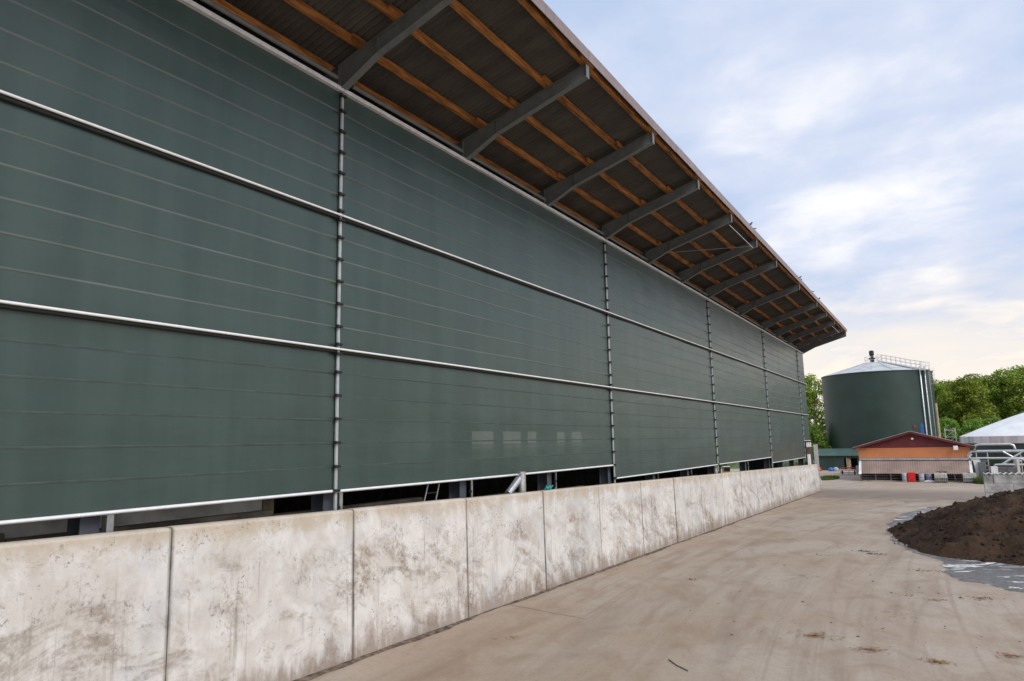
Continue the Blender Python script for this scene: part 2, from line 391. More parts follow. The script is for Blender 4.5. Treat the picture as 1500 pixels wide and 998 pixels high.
# ------------------------------------------------------------------ the hall
XF = -11.45
hall = empty('livestock_hall', (XF, 10.85, 0), 'long hall with dark green curtain sides and wide timber-lined roof overhang behind concrete wall', 'building')
HI = Matrix.Translation((-XF, -10.85, 0))
def hp(o):                     # parent to the hall, keep world coordinates
    o.parent = hall; o.matrix_parent_inverse = HI; return o
ZT, Z1, Z2 = 12.545, 9.42, 6.29
BAYS = [-4.15, 10.85, 25.87, 40.86, 55.84, 70.85, 74.55]
BOT = [3.16, 3.15, 2.62, 2.63, 2.2, 3.75]
RAFT = [-4.15, .85, 5.85, 10.85, 15.85, 20.85, 25.87, 30.87, 35.87, 40.86, 48.3, 55.84, 60.85, 65.85, 70.85]
ROOF0, SL = 13.18, .27
def rt(x): return ROOF0 + SL*(x+11.45)        # upper face of the rafters

# curtains with raised webbing bands
for i in range(6):
    y0, y1, zb = BAYS[i]+.04, BAYS[i+1]-.04, BOT[i]
    m = MB(); ny = max(4, int((y1-y0)/.5)); nz = 40
    for a in range(nz+1):
        z = zb + (ZT-zb)*a/nz
        for b in range(ny+1):
            y = y0+(y1-y0)*b/ny
            e = min(b, ny-b, 3)/3 * min(a, nz-a, 3)/3
            d = .022*e*noise.noise(Vector((y*.55, z*.8, i*3.))) + .012*e*noise.noise(Vector((y*.25, z*3.1, i*7.)))
            m.v.append((XF+d, y, z))
    for a in range(nz):
        for b in range(ny):
            q = a*(ny+1)+b; m.f.append((q, q+1, q+ny+2, q+ny+1))
    cur = hp(m.build('curtain', 'curtain_net', smooth=True))
    zs = [Z1+.515*k for k in range(1, 6)] + [Z2+.52*k for k in range(1, 6)] + [Z2-.52*k for k in range(1, 9)]
    for z in zs:
        if z < zb+.15 or z > ZT-.2: continue
        sm = MB(); n = max(3, int((y1-y0)/.5))
        for b in range(n+1):
            y = y0+(y1-y0)*b/n
            zz = z + .014*noise.noise(Vector((y*.45, z*5, i*2.)))
            k = .75+.45*noise.noise(Vector((y*.8, z*7, 3.)))
            prof = ((-.014, .030), (.001, .010), (.001, -.010), (-.014, -.030)) if z > Z2 else ((0, .008), (.006*k+.002, .004), (.006*k+.002, -.004), (0, -.030))
            for dx, dz in prof: sm.v.append((XF+(.010 if z > Z2 else .004)+dx+.022*noise.noise(Vector((y*.55, z*.8, i*3.))) + .012*noise.noise(Vector((y*.25, z*3.1, i*7.))), y, zz+dz))
        for b in range(n):
            for k in range(3): sm.f.append((b*4+k, b*4+k+1, b*4+k+5, b*4+k+4))
        st = sm.build('strap', 'strap_band' if z > Z2 else 'curtain_hem', smooth=z > Z2); st.parent = cur
    rm = MB(); rm.tube([(XF+.05, y0-.02, zb), (XF+.05, (y0+y1)/2, zb-.012), (XF+.05, y1+.02, zb)], .034, 10)
    br = rm.build('bottom_rail', 'rail_metal', smooth=True); br.parent = cur

# horizontal guide tubes (one length per bay) with their dark sleeve
for z in (Z1, Z2):
    for i in range(6):
        y0, y1 = BAYS[i], BAYS[i+1]
        hp(MB().tube([(XF+.115, y0+.01, z), (XF+.115, y1-.01, z)], .026, 12).build('guide_tube', 'rail_metal', smooth=True))
        hp(MB().tube([(XF+.045, y0+.05, z-.040), (XF+.045, y1-.05, z-.040)], .046, 10).build('roller_sleeve', 'sleeve_cloth', smooth=True))
# top rail and the dark roller tube above it
for i in range(6):
    y0, y1 = BAYS[i], BAYS[i+1]
    hp(MB().box(XF-.03, XF+.11, y0+.008, y1-.008, ZT-.05, ZT+.05).build('top_rail', 'aluminium', bevel=.012))
for a, b in zip(RAFT[:-1], RAFT[1:]):
    hp(MB().tube([(XF+.12, a+.25, ZT+.20), (XF+.12, b-.25, ZT+.20)], .055, 10).build('roller_tube', 'steel_grey', smooth=True))

# front posts with black clips
clip_me = MB().box(-.05, .05, -.072, .072, -.026, .026).box(-.03, .06, -.105, -.05, -.034, .034).mesh('clip', 'black_plastic', bevel=.008)
for i, y in enumerate(BAYS[:-1]):
    zb = min(BOT[i], BOT[max(0, i-1)])
    wdt = .035
    ps = hp(MB().box(XF+.02, XF+.075, y-wdt, y+wdt, zb-.4, ZT-.055).build('curtain_post', 'post_grey', bevel=.01))
    zs = [ZT-.16] + [Z1+.515*k for k in range(1, 6)] + [Z1+.11, Z1-.11] + [Z2+.52*k for k in range(1, 6)] + [Z2+.11, Z2-.11] + [Z2-.52*k for k in range(1, 9)]
    for z in zs:
        if z < zb-.05: continue
        c = inst('clip', clip_me, ps, (XF+.085, y, z))

# rafters: haunched I-beams
def rafter(y):
    m = MB()
    top = [(XF-.5, rt(XF-.5)), (-7.28, rt(-7.28))]
    bot = [(XF-.5, 12.40), (XF-.02, 12.52), (-10.22, 13.10), (-7.28, 13.94)]
    prof = [top[0], top[1]] + bot[::-1]
    m.prism_y([(x, z) for x, z in prof], y-.008, y+.008)                    # web
    def flange(p, q, t, wd=.095):
        x0, z0 = p; x1, z1 = q
        m.prism_y([(x0, z0), (x1, z1), (x1, z1+t), (x0, z0+t)], y-wd, y+wd)
    flange((XF-.5, rt(XF-.5)-.014), (-7.28, rt(-7.28)-.014), .013)
    flange(bot[1], bot[2], -.014); flange(bot[2], bot[3], -.014)
    m.box(-7.285, -7.27, y-.09, y+.09, 13.90, rt(-7.28)-.02)                # end plate
    m.box(XF-.012, XF+.012, y-.10, y+.10, 12.64, rt(XF)-.02)                # wall plate
    m.box(-10.228, -10.212, y-.09, y+.09, 13.08, rt(-10.22)-.02)            # haunch stiffener
    return hp(m.build('rafter', 'steel_grey'))
for y in RAFT: rafter(y)
hp(MB().prism_y([(XF-.5, 12.40), (XF, 12.5), (-10.22, 13.08), (-7.28, 13.92), (-7.28, rt(-7.28)+.2), (XF-.5, rt(XF-.5)+.2)], 74.46, 74.56).build('gable_board', 'steel_grey'))

# purlins, one length per span, with lapped ends beside each rafter
PX = [-11.78, -10.78, -9.65, -8.53, -7.38]
spans = list(zip(RAFT[:-1], RAFT[1:])) + [(70.85, 74.46)]
for x in PX:
    for a, b in spans:
        off = random.uniform(-.012, .012)
        z = rt(x)
        hp(MB().box(x-.055+off, x+.055+off, a-.006, b-.014, z+.001, z+.19).build('purlin', 'timber', bevel=.004))
    for y in RAFT:
        if x > -11.5:
            hp(MB().box(x+.062, x+.15, y-.42, y+.30, rt(x)+.03, rt(x)+.185).build('purlin_lap', 'timber', bevel=.004))

# corrugated fibre-cement sheets (shared mesh), corrugation across the eave line
def corrugated(width, x0, x1, z0, z1, pitch, amp, xs=3, per=8):
    m = MB(); n = int(round(width/pitch*per))
    for j in range(n+1):
        y = width*j/n
        for k in range(xs):
            x = x0+(x1-x0)*k/(xs-1); z = z0+(z1-z0)*k/(xs-1)
            m.v.append((x, y, z+amp*math.cos(2*math.pi*y/pitch)))
    for j in range(n):
        for k in range(xs-1):
            q = j*xs+k; m.f.append((q, q+1, q+xs+1, q+xs))
    return m
e0 = -7.22
s_out = corrugated(.177*6.5, -9.75, e0, rt(-9.75)+.235, rt(e0)+.235, .177, .032).mesh('roof_sheet', 'roof_cement', True)
s_in = corrugated(.177*6.5, -12.2, -9.55, rt(-12.2)+.222, rt(-9.55)+.222, .177, .032).mesh('roof_sheet', 'roof_cement', True)
y = -5.0; k = 0
while y < 73.6:
    for me in (s_out, s_in):
        hp(inst('roof_sheet', me, None, (0, y, (k % 2)*.007)))
    y += 1.062; k += 1
# inner roof, falling away over the hall
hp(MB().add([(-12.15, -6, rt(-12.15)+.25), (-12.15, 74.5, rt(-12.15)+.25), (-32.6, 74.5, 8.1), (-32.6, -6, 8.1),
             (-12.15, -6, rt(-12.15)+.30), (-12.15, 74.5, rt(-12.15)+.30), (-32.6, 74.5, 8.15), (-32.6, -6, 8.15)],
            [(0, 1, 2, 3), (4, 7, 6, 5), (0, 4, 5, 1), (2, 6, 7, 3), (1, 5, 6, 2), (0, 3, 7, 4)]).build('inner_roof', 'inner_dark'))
# eave trim in 2.4 m lengths
fz = rt(-7.2)
fa_me = MB().prism_y([(-7.205, fz+.02), (-7.185, fz+.02), (-7.155, fz+.295), (-7.48, fz+.30), (-7.48, fz+.285), (-7.175, fz+.278)], 0, 2.385).mesh('fascia_panel', 'fascia')
y = 15.75-2.4*8
while y < 74.4:
    n = 1 if y+2.4 < 74.6 else (74.58-y)/2.385
    hp(inst('fascia_panel', fa_me, None, (random.uniform(-.004, .004), y, random.uniform(-.006, .006)), scale=(1, n, 1)))
    y += 2.4
# wire brace and the white conduit under the eave
hp(MB().tube([(-10.9, 30.95, 13.05), (-7.5, 35.8, 13.98)], .008, 6).build('brace_wire', 'galvanised'))
hp(MB().tube([(-7.45, 31.1, 13.86), (-7.45, 35.7, 13.86)], .015, 8).build('conduit', 'aluminium', smooth=True))
hp(MB().tube([(-7.5, 66.0, 13.84), (-7.5, 70.7, 13.84)], .018, 8).build('conduit', 'aluminium', smooth=True))

# columns behind the curtain, seen in the gap above the wall
for y in RAFT:
    m = MB(); x0, x1 = XF-.55, XF-.16
    m.box(x1-.02, x1, y-.15, y+.15, gz(y), 12.38); m.box(x0, x0+.02, y-.15, y+.15, gz(y), 12.38); m.box(x0+.02, x1-.02, y-.007, y+.007, gz(y), 12.38)
    hp(m.build('column', 'column_paint'))
    zb = BOT[max(0, sum(1 for b in BAYS[:-1] if b <= y+.1)-1)] if y > -5 else 3.1
    hp(MB().box(XF-.06, XF-.045, y+.20, y+.31, 1.6, zb+.1).build('bracket_bar', 'galvanised'))
    hp(MB().box(XF+.0, XF+.02, y+.10, y+.15, zb-.55, zb-.06).box(XF-.03, XF+.03, y+.09, y+.17, zb-.40, zb-.32).build('tension_strap', 'black_plastic'))
# inside of the hall
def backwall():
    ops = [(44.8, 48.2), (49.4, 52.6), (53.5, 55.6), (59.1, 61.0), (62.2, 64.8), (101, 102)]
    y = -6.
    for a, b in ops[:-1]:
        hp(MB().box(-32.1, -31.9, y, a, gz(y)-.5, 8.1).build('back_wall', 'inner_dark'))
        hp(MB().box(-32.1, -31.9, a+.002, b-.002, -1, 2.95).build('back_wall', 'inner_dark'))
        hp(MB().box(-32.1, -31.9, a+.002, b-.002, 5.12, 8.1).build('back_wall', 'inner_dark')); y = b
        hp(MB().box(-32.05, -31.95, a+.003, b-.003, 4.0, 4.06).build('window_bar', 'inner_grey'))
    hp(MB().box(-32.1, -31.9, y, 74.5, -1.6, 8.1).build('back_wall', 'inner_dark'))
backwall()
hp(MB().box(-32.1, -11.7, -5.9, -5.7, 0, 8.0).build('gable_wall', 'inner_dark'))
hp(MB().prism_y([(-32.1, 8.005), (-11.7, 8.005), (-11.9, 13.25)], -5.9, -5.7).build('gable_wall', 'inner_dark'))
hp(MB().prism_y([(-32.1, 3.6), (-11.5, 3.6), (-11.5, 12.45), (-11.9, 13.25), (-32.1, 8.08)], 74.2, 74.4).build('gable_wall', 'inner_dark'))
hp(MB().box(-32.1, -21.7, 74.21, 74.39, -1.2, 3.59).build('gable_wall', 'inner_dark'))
hp(MB().box(-17.9, -14.6, 74.21, 74.39, -1.2, 3.59).build('end_door', 'dome_wall'))
for y in range(-5, 40, 5):
    hp(MB().box(-12.60, -12.35, y+.01, y+4.99, gz(y)-.1, 2.93-.0213*y-(.12 if y > 10 else .02)).build('feed_wall', 'inner_concrete', bevel=.02))
hp(MB().box(-12.68, -12.63, -5, 9.9, .0, 3.6).build('sheet_wall', 'inner_grey'))
hp(MB().box(-12.7, -12.61, 9.92, 10.2, .0, 3.6).build('door_post', 'inner_concrete'))

# ------------------------------------------------------------------ concrete wall in front of the hall
XW = -10.6
cw = empty('retaining_wall', (XW, 6.6, gz(6.6)), 'pale stained concrete panel wall running along the hall beside the yard', 'wall')
CI = Matrix.Translation((-XW, -6.6, -gz(6.6)))
def wtop(y): return 3.04-.0213*y
edges = [6.61+4*k for k in range(-3, 17)] + [72.0]
for a, b in zip(edges[:-1], edges[1:]):
    m = MB(); a2, b2 = a+.011, b-.011
    dx = random.uniform(-.008, .008); dz = random.uniform(-.008, .008)
    ny = 4; sec = []
    for j in range(ny+1):
        y = a2+(b2-a2)*j/ny; zt = wtop(y)+dz; zb = gz(y)-.15
        last = (b > 71.9)
        ring = [(XW+.04+dx, zb), (XW+dx, zt-.05), (XW-.015+dx, zt-.018), (XW-.05+dx, zt), (XW-.23+dx, zt), (XW-.25+dx, zt-.03), (XW-.27+dx, zb)]
        for x, z in ring: m.v.append((x, y + (.55*(1-(z-zb)/(zt-zb)) if last and j == ny else 0), z))
    n = 7
    for j in range(ny):
        for k in range(n): m.f.append((j*n+k, j*n+(k+1) % n, (j+1)*n+(k+1) % n, (j+1)*n+k))
    m.f.append(tuple(range(n))); m.f.append(tuple(ny*n+k for k in range(n)))
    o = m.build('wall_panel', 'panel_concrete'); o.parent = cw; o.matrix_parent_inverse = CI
    if a > -6:
        jm = MB().box(XW-.22, XW-.05, b-.0105, b+.0105, gz(b)-.1, wtop(b)-.035)
        if b < 71: 
            o = jm.build('joint_filler', 'inner_dark'); o.parent = cw; o.matrix_parent_inverse = CI
# dirt washed up along the wall foot
m = MB(); yy = -6.; rows = []
while yy < 72.4:
    wd = max(.02, .14+.20*noise.noise(Vector((yy*.35, 3, 0)))+.08*noise.noise(Vector((yy*1.9, 9, 0))))
    hh = .012+.03*abs(noise.noise(Vector((yy*.8, 1, 0))))
    m.v += [(XW+.02, yy, gz(yy)+hh+.004), (XW+.035+wd*.45, yy, gz(yy)+hh*.6+.004), (XW+.04+wd, yy, gz(yy)+.002)]
    yy += .06
for j in range(len(m.v)//3-1):
    for k in range(2): m.f.append((j*3+k, j*3+k+1, j*3+k+4, j*3+k+3))
tag(m.build('dirt_bank', 'dirt', smooth=True), 'strip of brown dirt washed up along the concrete wall foot', 'dirt', kind='stuff')

# number chalked on the third panel
cu = bpy.data.curves.new('chalk_mark', 'FONT'); cu.body = '20'; cu.size = .16; cu.extrude = .001
tx = bpy.data.objects.new('chalk_mark', cu); COL.objects.link(tx)
dg = bpy.context.evaluated_depsgraph_get(); me = bpy.data.meshes.new_from_object(tx.evaluated_get(dg))
bpy.data.objects.remove(tx); me.materials.clear(); me.materials.append(MATS['white_paint'])
o = inst('chalk_mark', me, cw, (XW+.012, 10.72, 2.56), (math.radians(90), 0, math.radians(90))); o.matrix_parent_inverse = CI

# ------------------------------------------------------------------ things seen in the gap above the wall
vp = empty('vent_pipe', (-11.2, 18.25, gz(18)), 'grey vertical pipe with slanted branch rising between hall curtain and concrete wall', 'pipe')
VI = Matrix.Translation((11.2, -18.25, -gz(18)))
for nm, o in (('riser', MB().tube([(-11.13, 18.25, gz(18)), (-11.13, 18.25, 3.24)], .125, 18)), ('branch', MB().tube([(-11.2, 17.55, 2.62), (-11.15, 18.12, 3.02)], .11, 16))):
    q = o.build(nm, 'galvanised', smooth=True); q.parent = vp; q.matrix_parent_inverse = VI
ld = empty('ladder', (-12.4, 14.6, gz(15)), 'light metal ladder leaning inside the hall behind the green curtain', 'ladder')
LI = Matrix.Translation((12.4, -14.6, -gz(15)))
def lad(o): o.parent = ld; o.matrix_parent_inverse = LI
for dy in (0, .62):
    lad(MB().tube([(-12.2, 13.78+dy, gz(14)), (-12.2, 15.65+dy*.7, 4.7)], .028, 8).build('rail', 'galvanised'))
for k in range(15):
    z = .1+.3*k; f = (z+.2)/4.9; ya = 13.78+1.87*f; yb = 14.40+1.68*f
    lad(MB().tube([(-12.2, ya, z), (-12.2, yb, z)], .016, 6).build('rung', 'galvanised'))
tw = MB()
for k in range(16):
    a = random.uniform(0, 6.3); r = random.uniform(.05, .22)
    tw.tube([(-10.75+random.uniform(-.06, .06), 19.15+r*math.cos(a), 2.655+random.uniform(0, .06)), (-10.75+random.uniform(-.06, .06), 19.3+r*math.sin(a), 2.66+random.uniform(0, .10))], .02, 5)
tag(tw.build('rope_bundle', 'teal_rope'), 'small teal rope bundle lying on the concrete wall beside the grey pipe', 'rope')

# corner door set at the far end of the hall
dr = empty('control_cabinet', (-11.3, 72.5, gz(72)), 'black equipment cabinet with white panels at the far hall corner', 'cabinet')
DI = Matrix.Translation((11.3, -72.5, -gz(72)))
def dro(o): o.parent = dr; o.matrix_parent_inverse = DI
dro(MB().box(-11.55, -11.3, 71.0, 74.3, gz(72), 3.62).build('housing', 'inner_dark', bevel=.02))
for a in (71.2, 72.2, 73.2): dro(MB().box(-11.295, -11.27, a, a+.62, 3.15, 3.58).build('label_panel', 'white_paint'))
for a, b in ((71.25, 71.65), (71.9, 72.9)): dro(MB().box(-11.295, -11.27, a, b, 1.45, 2.45).build('notice', 'white_paint'))
dro(MB().box(-11.295, -11.27, 71.3, 72.9, 2.6, 3.0).build('screen', 'dark_glass'))
fe = empty('mesh_gate', (-11.2, 75, gz(75)), 'grey tubular gate panel standing at the far end of the concrete wall', 'gate')
FI = Matrix.Translation((11.2, -75, -gz(75)))
for o in [MB().tube([(-11.2, a, gz(75)), (-11.2, a, 3.35)], .03, 8).build('upright', 'galvanised') for a in (74.75, 77.2)] + \
        [MB().tube([(-11.2, 74.75, z), (-11.2, 77.2, z)], .02, 6).build('bar', 'galvanised') for z in (3.33, 2.6, 1.9, 1.2, .5, -.3)] + \
        [MB().tube([(-11.2, 74.9+.12*k, gz(75)+.1), (-11.2, 74.9+.12*k, 3.3)], .007, 4).build('wire', 'galvanised') for k in range(19)]:
    o.parent = fe; o.matrix_parent_inverse = FI
tag(MB().box(-.45, .45, -.4, .4, 0, .62).build('concrete_block', 'white_paint', bevel=.03, loc=(-12.9, 86., gz(86))), 'single whitish concrete block on the ground past the wall end', 'block')

# loader parked at the open far end inside the hall
lo = empty('wheel_loader', (-22.4, 84, gz(84)), 'yellow wheel loader parked beyond the open hall end, glimpsed under the curtain', 'loader', rz=.5); lo.scale = (.72,)*3
MB().box(-.6, .6, -1.6, .4, .6, 1.75).prism_x([(-1.6, 1.75), (.2, 1.75), (.2, 2.0), (-1.3, 1.95)], -.55, .55).build('body', 'yellow_paint', lo, bevel=.05)
MB().box(-.5, .5, .0, 1.1, 1.9, 2.75).build('cab_glass', 'dark_glass', lo, bevel=.04)
MB().box(-.55, .55, -.05, 1.15, 2.75, 2.85).box(-.55, -.48, 1.05, 1.12, 1.7, 2.75).box(.48, .55, 1.05, 1.12, 1.7, 2.75).build('cab_roof', 'white_paint', lo)
for sx in (-1, 1):
    for yy in (-1.1, 1.3):
        t = MB(); t.tube([(sx*.62, yy, .55), (sx*.98, yy, .55)], .55, 18); wl = t.build('wheel', 'tyre', lo, smooth=True)
        MB().tube([(sx*.95, yy, .55), (sx*.995, yy, .55)], .26, 12).build('rim', 'yellow_paint', wl)
MB().prism_x([(2.3, .15), (3.2, .1), (3.1, .2), (2.5, .3), (2.5, .95), (2.35, .95)], -1., 1.).build('bucket', 'pallet_grey', lo)
MB().prism_x([(.6, 1.2), (2.4, .5), (2.4, .65), (.6, 1.4)], -.12, .12).build('arm', 'yellow_paint', lo)

# birds on the eave
def bird_mesh():
    m = MB()
    m.tube([(-.17, 0, .10), (-.09, 0, .10), (0, 0, .12), (.07, 0, .15), (.11, 0, .19), (.135, 0, .225), (.17, 0, .225), (.205, 0, .22)], [.012, .035, .065, .062, .04, .036, .022, .005], 8)
    for s in (-1, 1): m.tube([(.01, s*.025, .07), (.02, s*.025, 0)], .007, 5)
    m.tube([(-.15, 0, .10), (-.24, 0, .075)], [.028, .02], 6)
    return m.mesh('bird', 'bird_grey', True)
bme = bird_mesh()
for k, (yb, rz) in enumerate([(34.5, .3), (35.3, 2.6), (48.5, .1), (49.2, 1.2), (53.6, 2.9), (57.0, .5)]):
    o = inst('bird', bme, None, (-7.3, yb, rt(-7.2)+.29), (0, 0, rz), (1.0,)*3)
    tag(o, 'small dark bird perched on the eave trim of the hall roof', 'bird', 'birds perched along the hall eave')

# ------------------------------------------------------------------ manure heap and slurry film
def inpoly_dist(x, y, poly):
    ins = False; d = 1e9; n = len(poly)
    for i in range(n):
        x0, y0 = poly[i]; x1, y1 = poly[(i+1) % n]
        if (y0 > y) != (y1 > y) and x < (x1-x0)*(y-y0)/(y1-y0)+x0: ins = not ins
        t = max(0, min(1, ((x-x0)*(x1-x0)+(y-y0)*(y1-y0))/((x1-x0)**2+(y1-y0)**2)))
        d = min(d, math.hypot(x-x0-t*(x1-x0), y-y0-t*(y1-y0)))
    return d if ins else -d
HP = [(-2.75, 39.4), (-2.36, 36.6), (-1.95, 34.2), (-1.44, 32.6), (-.6, 31.1), (.4, 30.65), (1.9, 30.1), (5, 28.8), (10, 28.2), (17, 30), (21, 40), (20, 55), (16, 62.2), (2.6, 62.2), (1.3, 58), (-.4, 51), (-2.0, 45)]
hm = MB(); stp = .12; nxh = int(12.5/stp); nyh = int(36/stp)
for j in range(nyh+1):
    for i in range(nxh+1):
        x = -3.2+i*stp; y = 27.5+j*stp
        xx = x+.22*noise.noise(Vector((x*1.3, y*1.3, 5))); yw = y+.3*noise.noise(Vector((x*1.3, y*1.3, 9)))
        d = inpoly_dist(xx, yw, HP)
        if d > 0:
            dd = d if yw < 56 else max(d, min(6, max(0, x-2.4)*.62))
            h = 3.5*(1-math.exp(-dd*.112)) if d > 0 else 0
            h += min(1, d/1.2)*(.36*noise.noise(Vector((x*.55, y*.55, 1))) + .20*noise.noise(Vector((x*1.7, y*1.7, 2))) + .13*abs(noise.noise(Vector((x*4.2, y*4.2, 3)))))
            h += min(1, d/.25)*(.05 + .07*noise.noise(Vector((x*6, y*6, 4))) + .045*noise.noise(Vector((x*13, y*13, 6))))
        else: h = d*.6
        hm.v.append((x, y, gz(y)+h))
for j in range(nyh):
    for i in range(nxh):
        q = j*(nxh+1)+i
        if max(hm.v[q][2]-gz(hm.v[q][1]), hm.v[q+nxh+2][2]-gz(hm.v[q][1])) > -.05: hm.f.append((q, q+1, q+nxh+2, q+nxh+1))
tag(hm.build('manure_heap', 'manure', smooth=True), 'dark brown heap of manure piled on the yard against the block wall', 'heap')
cm = MB(); rr = random.Random(3)
for k in range(4200):
    x = rr.uniform(-2.9, 7); y = rr.uniform(28, 61); d = inpoly_dist(x, y, HP)
    if d < -.35 or (d < 0 and rr.random() > .18): continue
    i = int((x+3.2)/stp); j = int((y-27.5)/stp); z = max(hm.v[j*(nxh+1)+i][2], gz(y))
    r = (rr.uniform(.03, .09) if rr.random() < .93 else rr.uniform(.09, .17)) if d > 0 else rr.uniform(.015, .05)
    vsx = [Vector((rr.uniform(.6, 1.2)*sx, rr.uniform(.6, 1.2)*sy, rr.uniform(.5, 1)*sz))*r for sx, sy, sz in ((1, 0, 0), (-1, 0, 0), (0, 1, 0), (0, -1, 0), (0, 0, 1), (0, 0, -1))]
    cm.add([(x+v.x, y+v.y, z+v.z+r*.3) for v in vsx], [(0, 2, 4), (2, 1, 4), (1, 3, 4), (3, 0, 4), (2, 0, 5), (1, 2, 5), (3, 1, 5), (0, 3, 5)])
tag(cm.build('manure_clods', 'manure'), 'loose brown clods strewn over the manure heap and its edge', 'clods', kind='stuff')

WP = [(-2.95, 39.3), (-3.1, 44.), (-2.6, 50.2), (-1.2, 56.), (.4, 58.), (2.3, 60), (4, 56), (4, 33), (6, 27), (6, 22.5), (3, 23.7), (1.5, 24.5), (.73, 25.3), (-.09, 25.9), (-.45, 27.4), (-.55, 29.9), (-1.3, 31.4), (-2.3, 34.7)]
edv = []; wm = MB(); stp2 = .09
idx = {}
for j in range(int(40/stp2)):
    for i in range(int(10/stp2)):
        x = -3.8+i*stp2; y = 22+j*stp2
        d = inpoly_dist(x+.25*noise.noise(Vector((x*1.8, y*1.4, 2)))+.1*noise.noise(Vector((x*5, y*5, 2))), y+.5*noise.noise(Vector((x*1.5, y*1.2, 8))), WP)
        if d > -.45 and inpoly_dist(x, y, HP) < 1.: idx[(i, j)] = len(wm.v); wm.v.append((x, y, gz(y)+.005)); edv.append(d)
for (i, j), q in idx.items():
    a, b, c = idx.get((i+1, j)), idx.get((i+1, j+1)), idx.get((i, j+1))
    if None not in (a, b, c): wm.f.append((q, a, b, c))
wo_ = wm.build('slurry_puddle', 'slurry_film')
at_ = wo_.data.attributes.new('edge', 'FLOAT', 'POINT'); at_.data.foreach_set('value', edv)
tag(wo_, 'wet grey slurry puddle with white foam around the manure heap', 'puddle', kind='structure')

# litter on the yard
lm = MB(); rr = random.Random(11)
for (x, y, n, r) in [(-2.84, 17.0, 90, .34), (-1.7, 16.4, 50, .24), (-.54, 16.15, 60, .28), (.75, 17.3, 45, .26), (-.63, 22.4, 30, .4), (.4, 23.2, 40, .5), (-8.6, 13.6, 14, .25), (-1.5, 20, 16, .7), (-4, 24, 14, 1.2)]:
    for k in range(n):
        a = rr.uniform(0, 6.28); q = abs(rr.gauss(0, r*.6)); cx = x+q*math.cos(a)*1.3; cy = y+q*math.sin(a)
        l = rr.uniform(.03, .10); an = rr.uniform(0, 6.28); z = gz(cy)+.006+rr.uniform(0, .018)
        dx, dy = math.cos(an)*l, math.sin(an)*l; px, py = -dy*.09, dx*.09
        lm.add([(cx-dx-px, cy-dy-py, z), (cx+dx-px, cy+dy-py, z+rr.uniform(0, .015)), (cx+dx+px, cy+dy+py, z+.004), (cx-dx+px, cy-dy+py, z+.004)], [(0, 1, 2, 3)])
tag(lm.build('straw_litter', 'straw'), 'loose straw wisps lying on the concrete yard', 'straw', kind='stuff')
dm = MB()
for (x, y, n, rx, ry) in [(-3.1, 31.4, 60, .42, .22), (-2.65, 30.8, 50, .42, .2), (-.95, 27.5, 24, .5, .25), (-4.4, 29.6, 12, .5, .3), (.5, 23.3, 24, .7, .25), (-1.2, 23, 22, .8, 1.2), (-7.3, 22.3, 8, .15, .1), (-5.5, 19, 12, 2.4, 3), (-3, 25, 20, 2.2, 3), (-1, 19, 20, 1.6, 2), (-8.5, 22, 6, 1.5, 4)]:
    for k in range(n):
        cx = x+rr.gauss(0, rx*.5); cy = y+rr.gauss(0, ry*.5); r = rr.uniform(.006, .024) if rr.random() < .85 else rr.uniform(.024, .045); z = gz(cy)+.002
        dm.add([(cx-r*1.5, cy, z), (cx, cy-r, z), (cx+r*1.5, cy, z), (cx, cy+r, z), (cx, cy, z+r*.7)], [(0, 1, 4), (1, 2, 4), (2, 3, 4), (3, 0, 4)])
tag(dm.build('dung_crumbs', 'manure_bits'), 'dark dung crumbs scattered across the concrete yard', 'crumbs', kind='stuff')
tag(MB().tube([(-5.05, 13.72, gz(13.6)+.016), (-4.8, 13.45, gz(13.5)+.014), (-4.5, 13.22, gz(13.2)+.016)], .011, 6).build('stick', 'pallet_grey'), 'thin dark stick lying alone on the concrete yard', 'stick')
jt = MB(); px = None
for k in range(21):
    x = -10.5+.42*k; y = 16.4-.19*k*.42*1.0+.06*noise.noise(Vector((x*1.5, 4, 0)))
    wv = .008+.006*abs(noise.noise(Vector((x*3, 0, 0))))
    jt.v += [(x, y-wv, gz(y)+.004), (x, y+wv, gz(y)+.004)]
for k in range(6): jt.f.append((2*k, 2*k+2, 2*k+3, 2*k+1))
o = jt.build('slab_joint', 'dirt', ground)

# ------------------------------------------------------------------ block wall behind the heap
bw = empty('block_wall', (2.2, 62.8, gz(62.8)), 'wall of stacked grey concrete blocks behind the manure heap', 'wall')
zr = -.93; blk = {}
for row in range(3):
    x = 2.2; first = [1.25, .0, .6][row]
    seq = ([first] if first else []) + [1.75]*6
    for L in seq:
        key = L
        if key not in blk: blk[key] = MB().box(.006, L-.006, 0, .8, .004, .66).mesh('block', 'block', bevel=.018)
        inst('block', blk[key], bw, (x-2.2+random.uniform(-.01, .01), random.uniform(-.025, .025), zr+row*.669-gz(62.8)-0.0)); x += L
cp = MB(); n = 180
for j in range(n+1):
    x = .02+10.4*j/n; z = 1.085-gz(62.8)+.06+.055*math.cos(2*math.pi*x/.36)
    cp.v += [(x, -.06, z), (x, .86, z), (x, -.06, z-.03), (x, .86, z-.03)]
for j in range(n):
    q = 4*j; cp.f += [(q, q+4, q+5, q+1), (q+2, q+3, q+7, q+6), (q, q+2, q+6, q+4), (q+1, q+5, q+7, q+3)]
cp.build('cap_sheet', 'block_cap', bw, smooth=True)

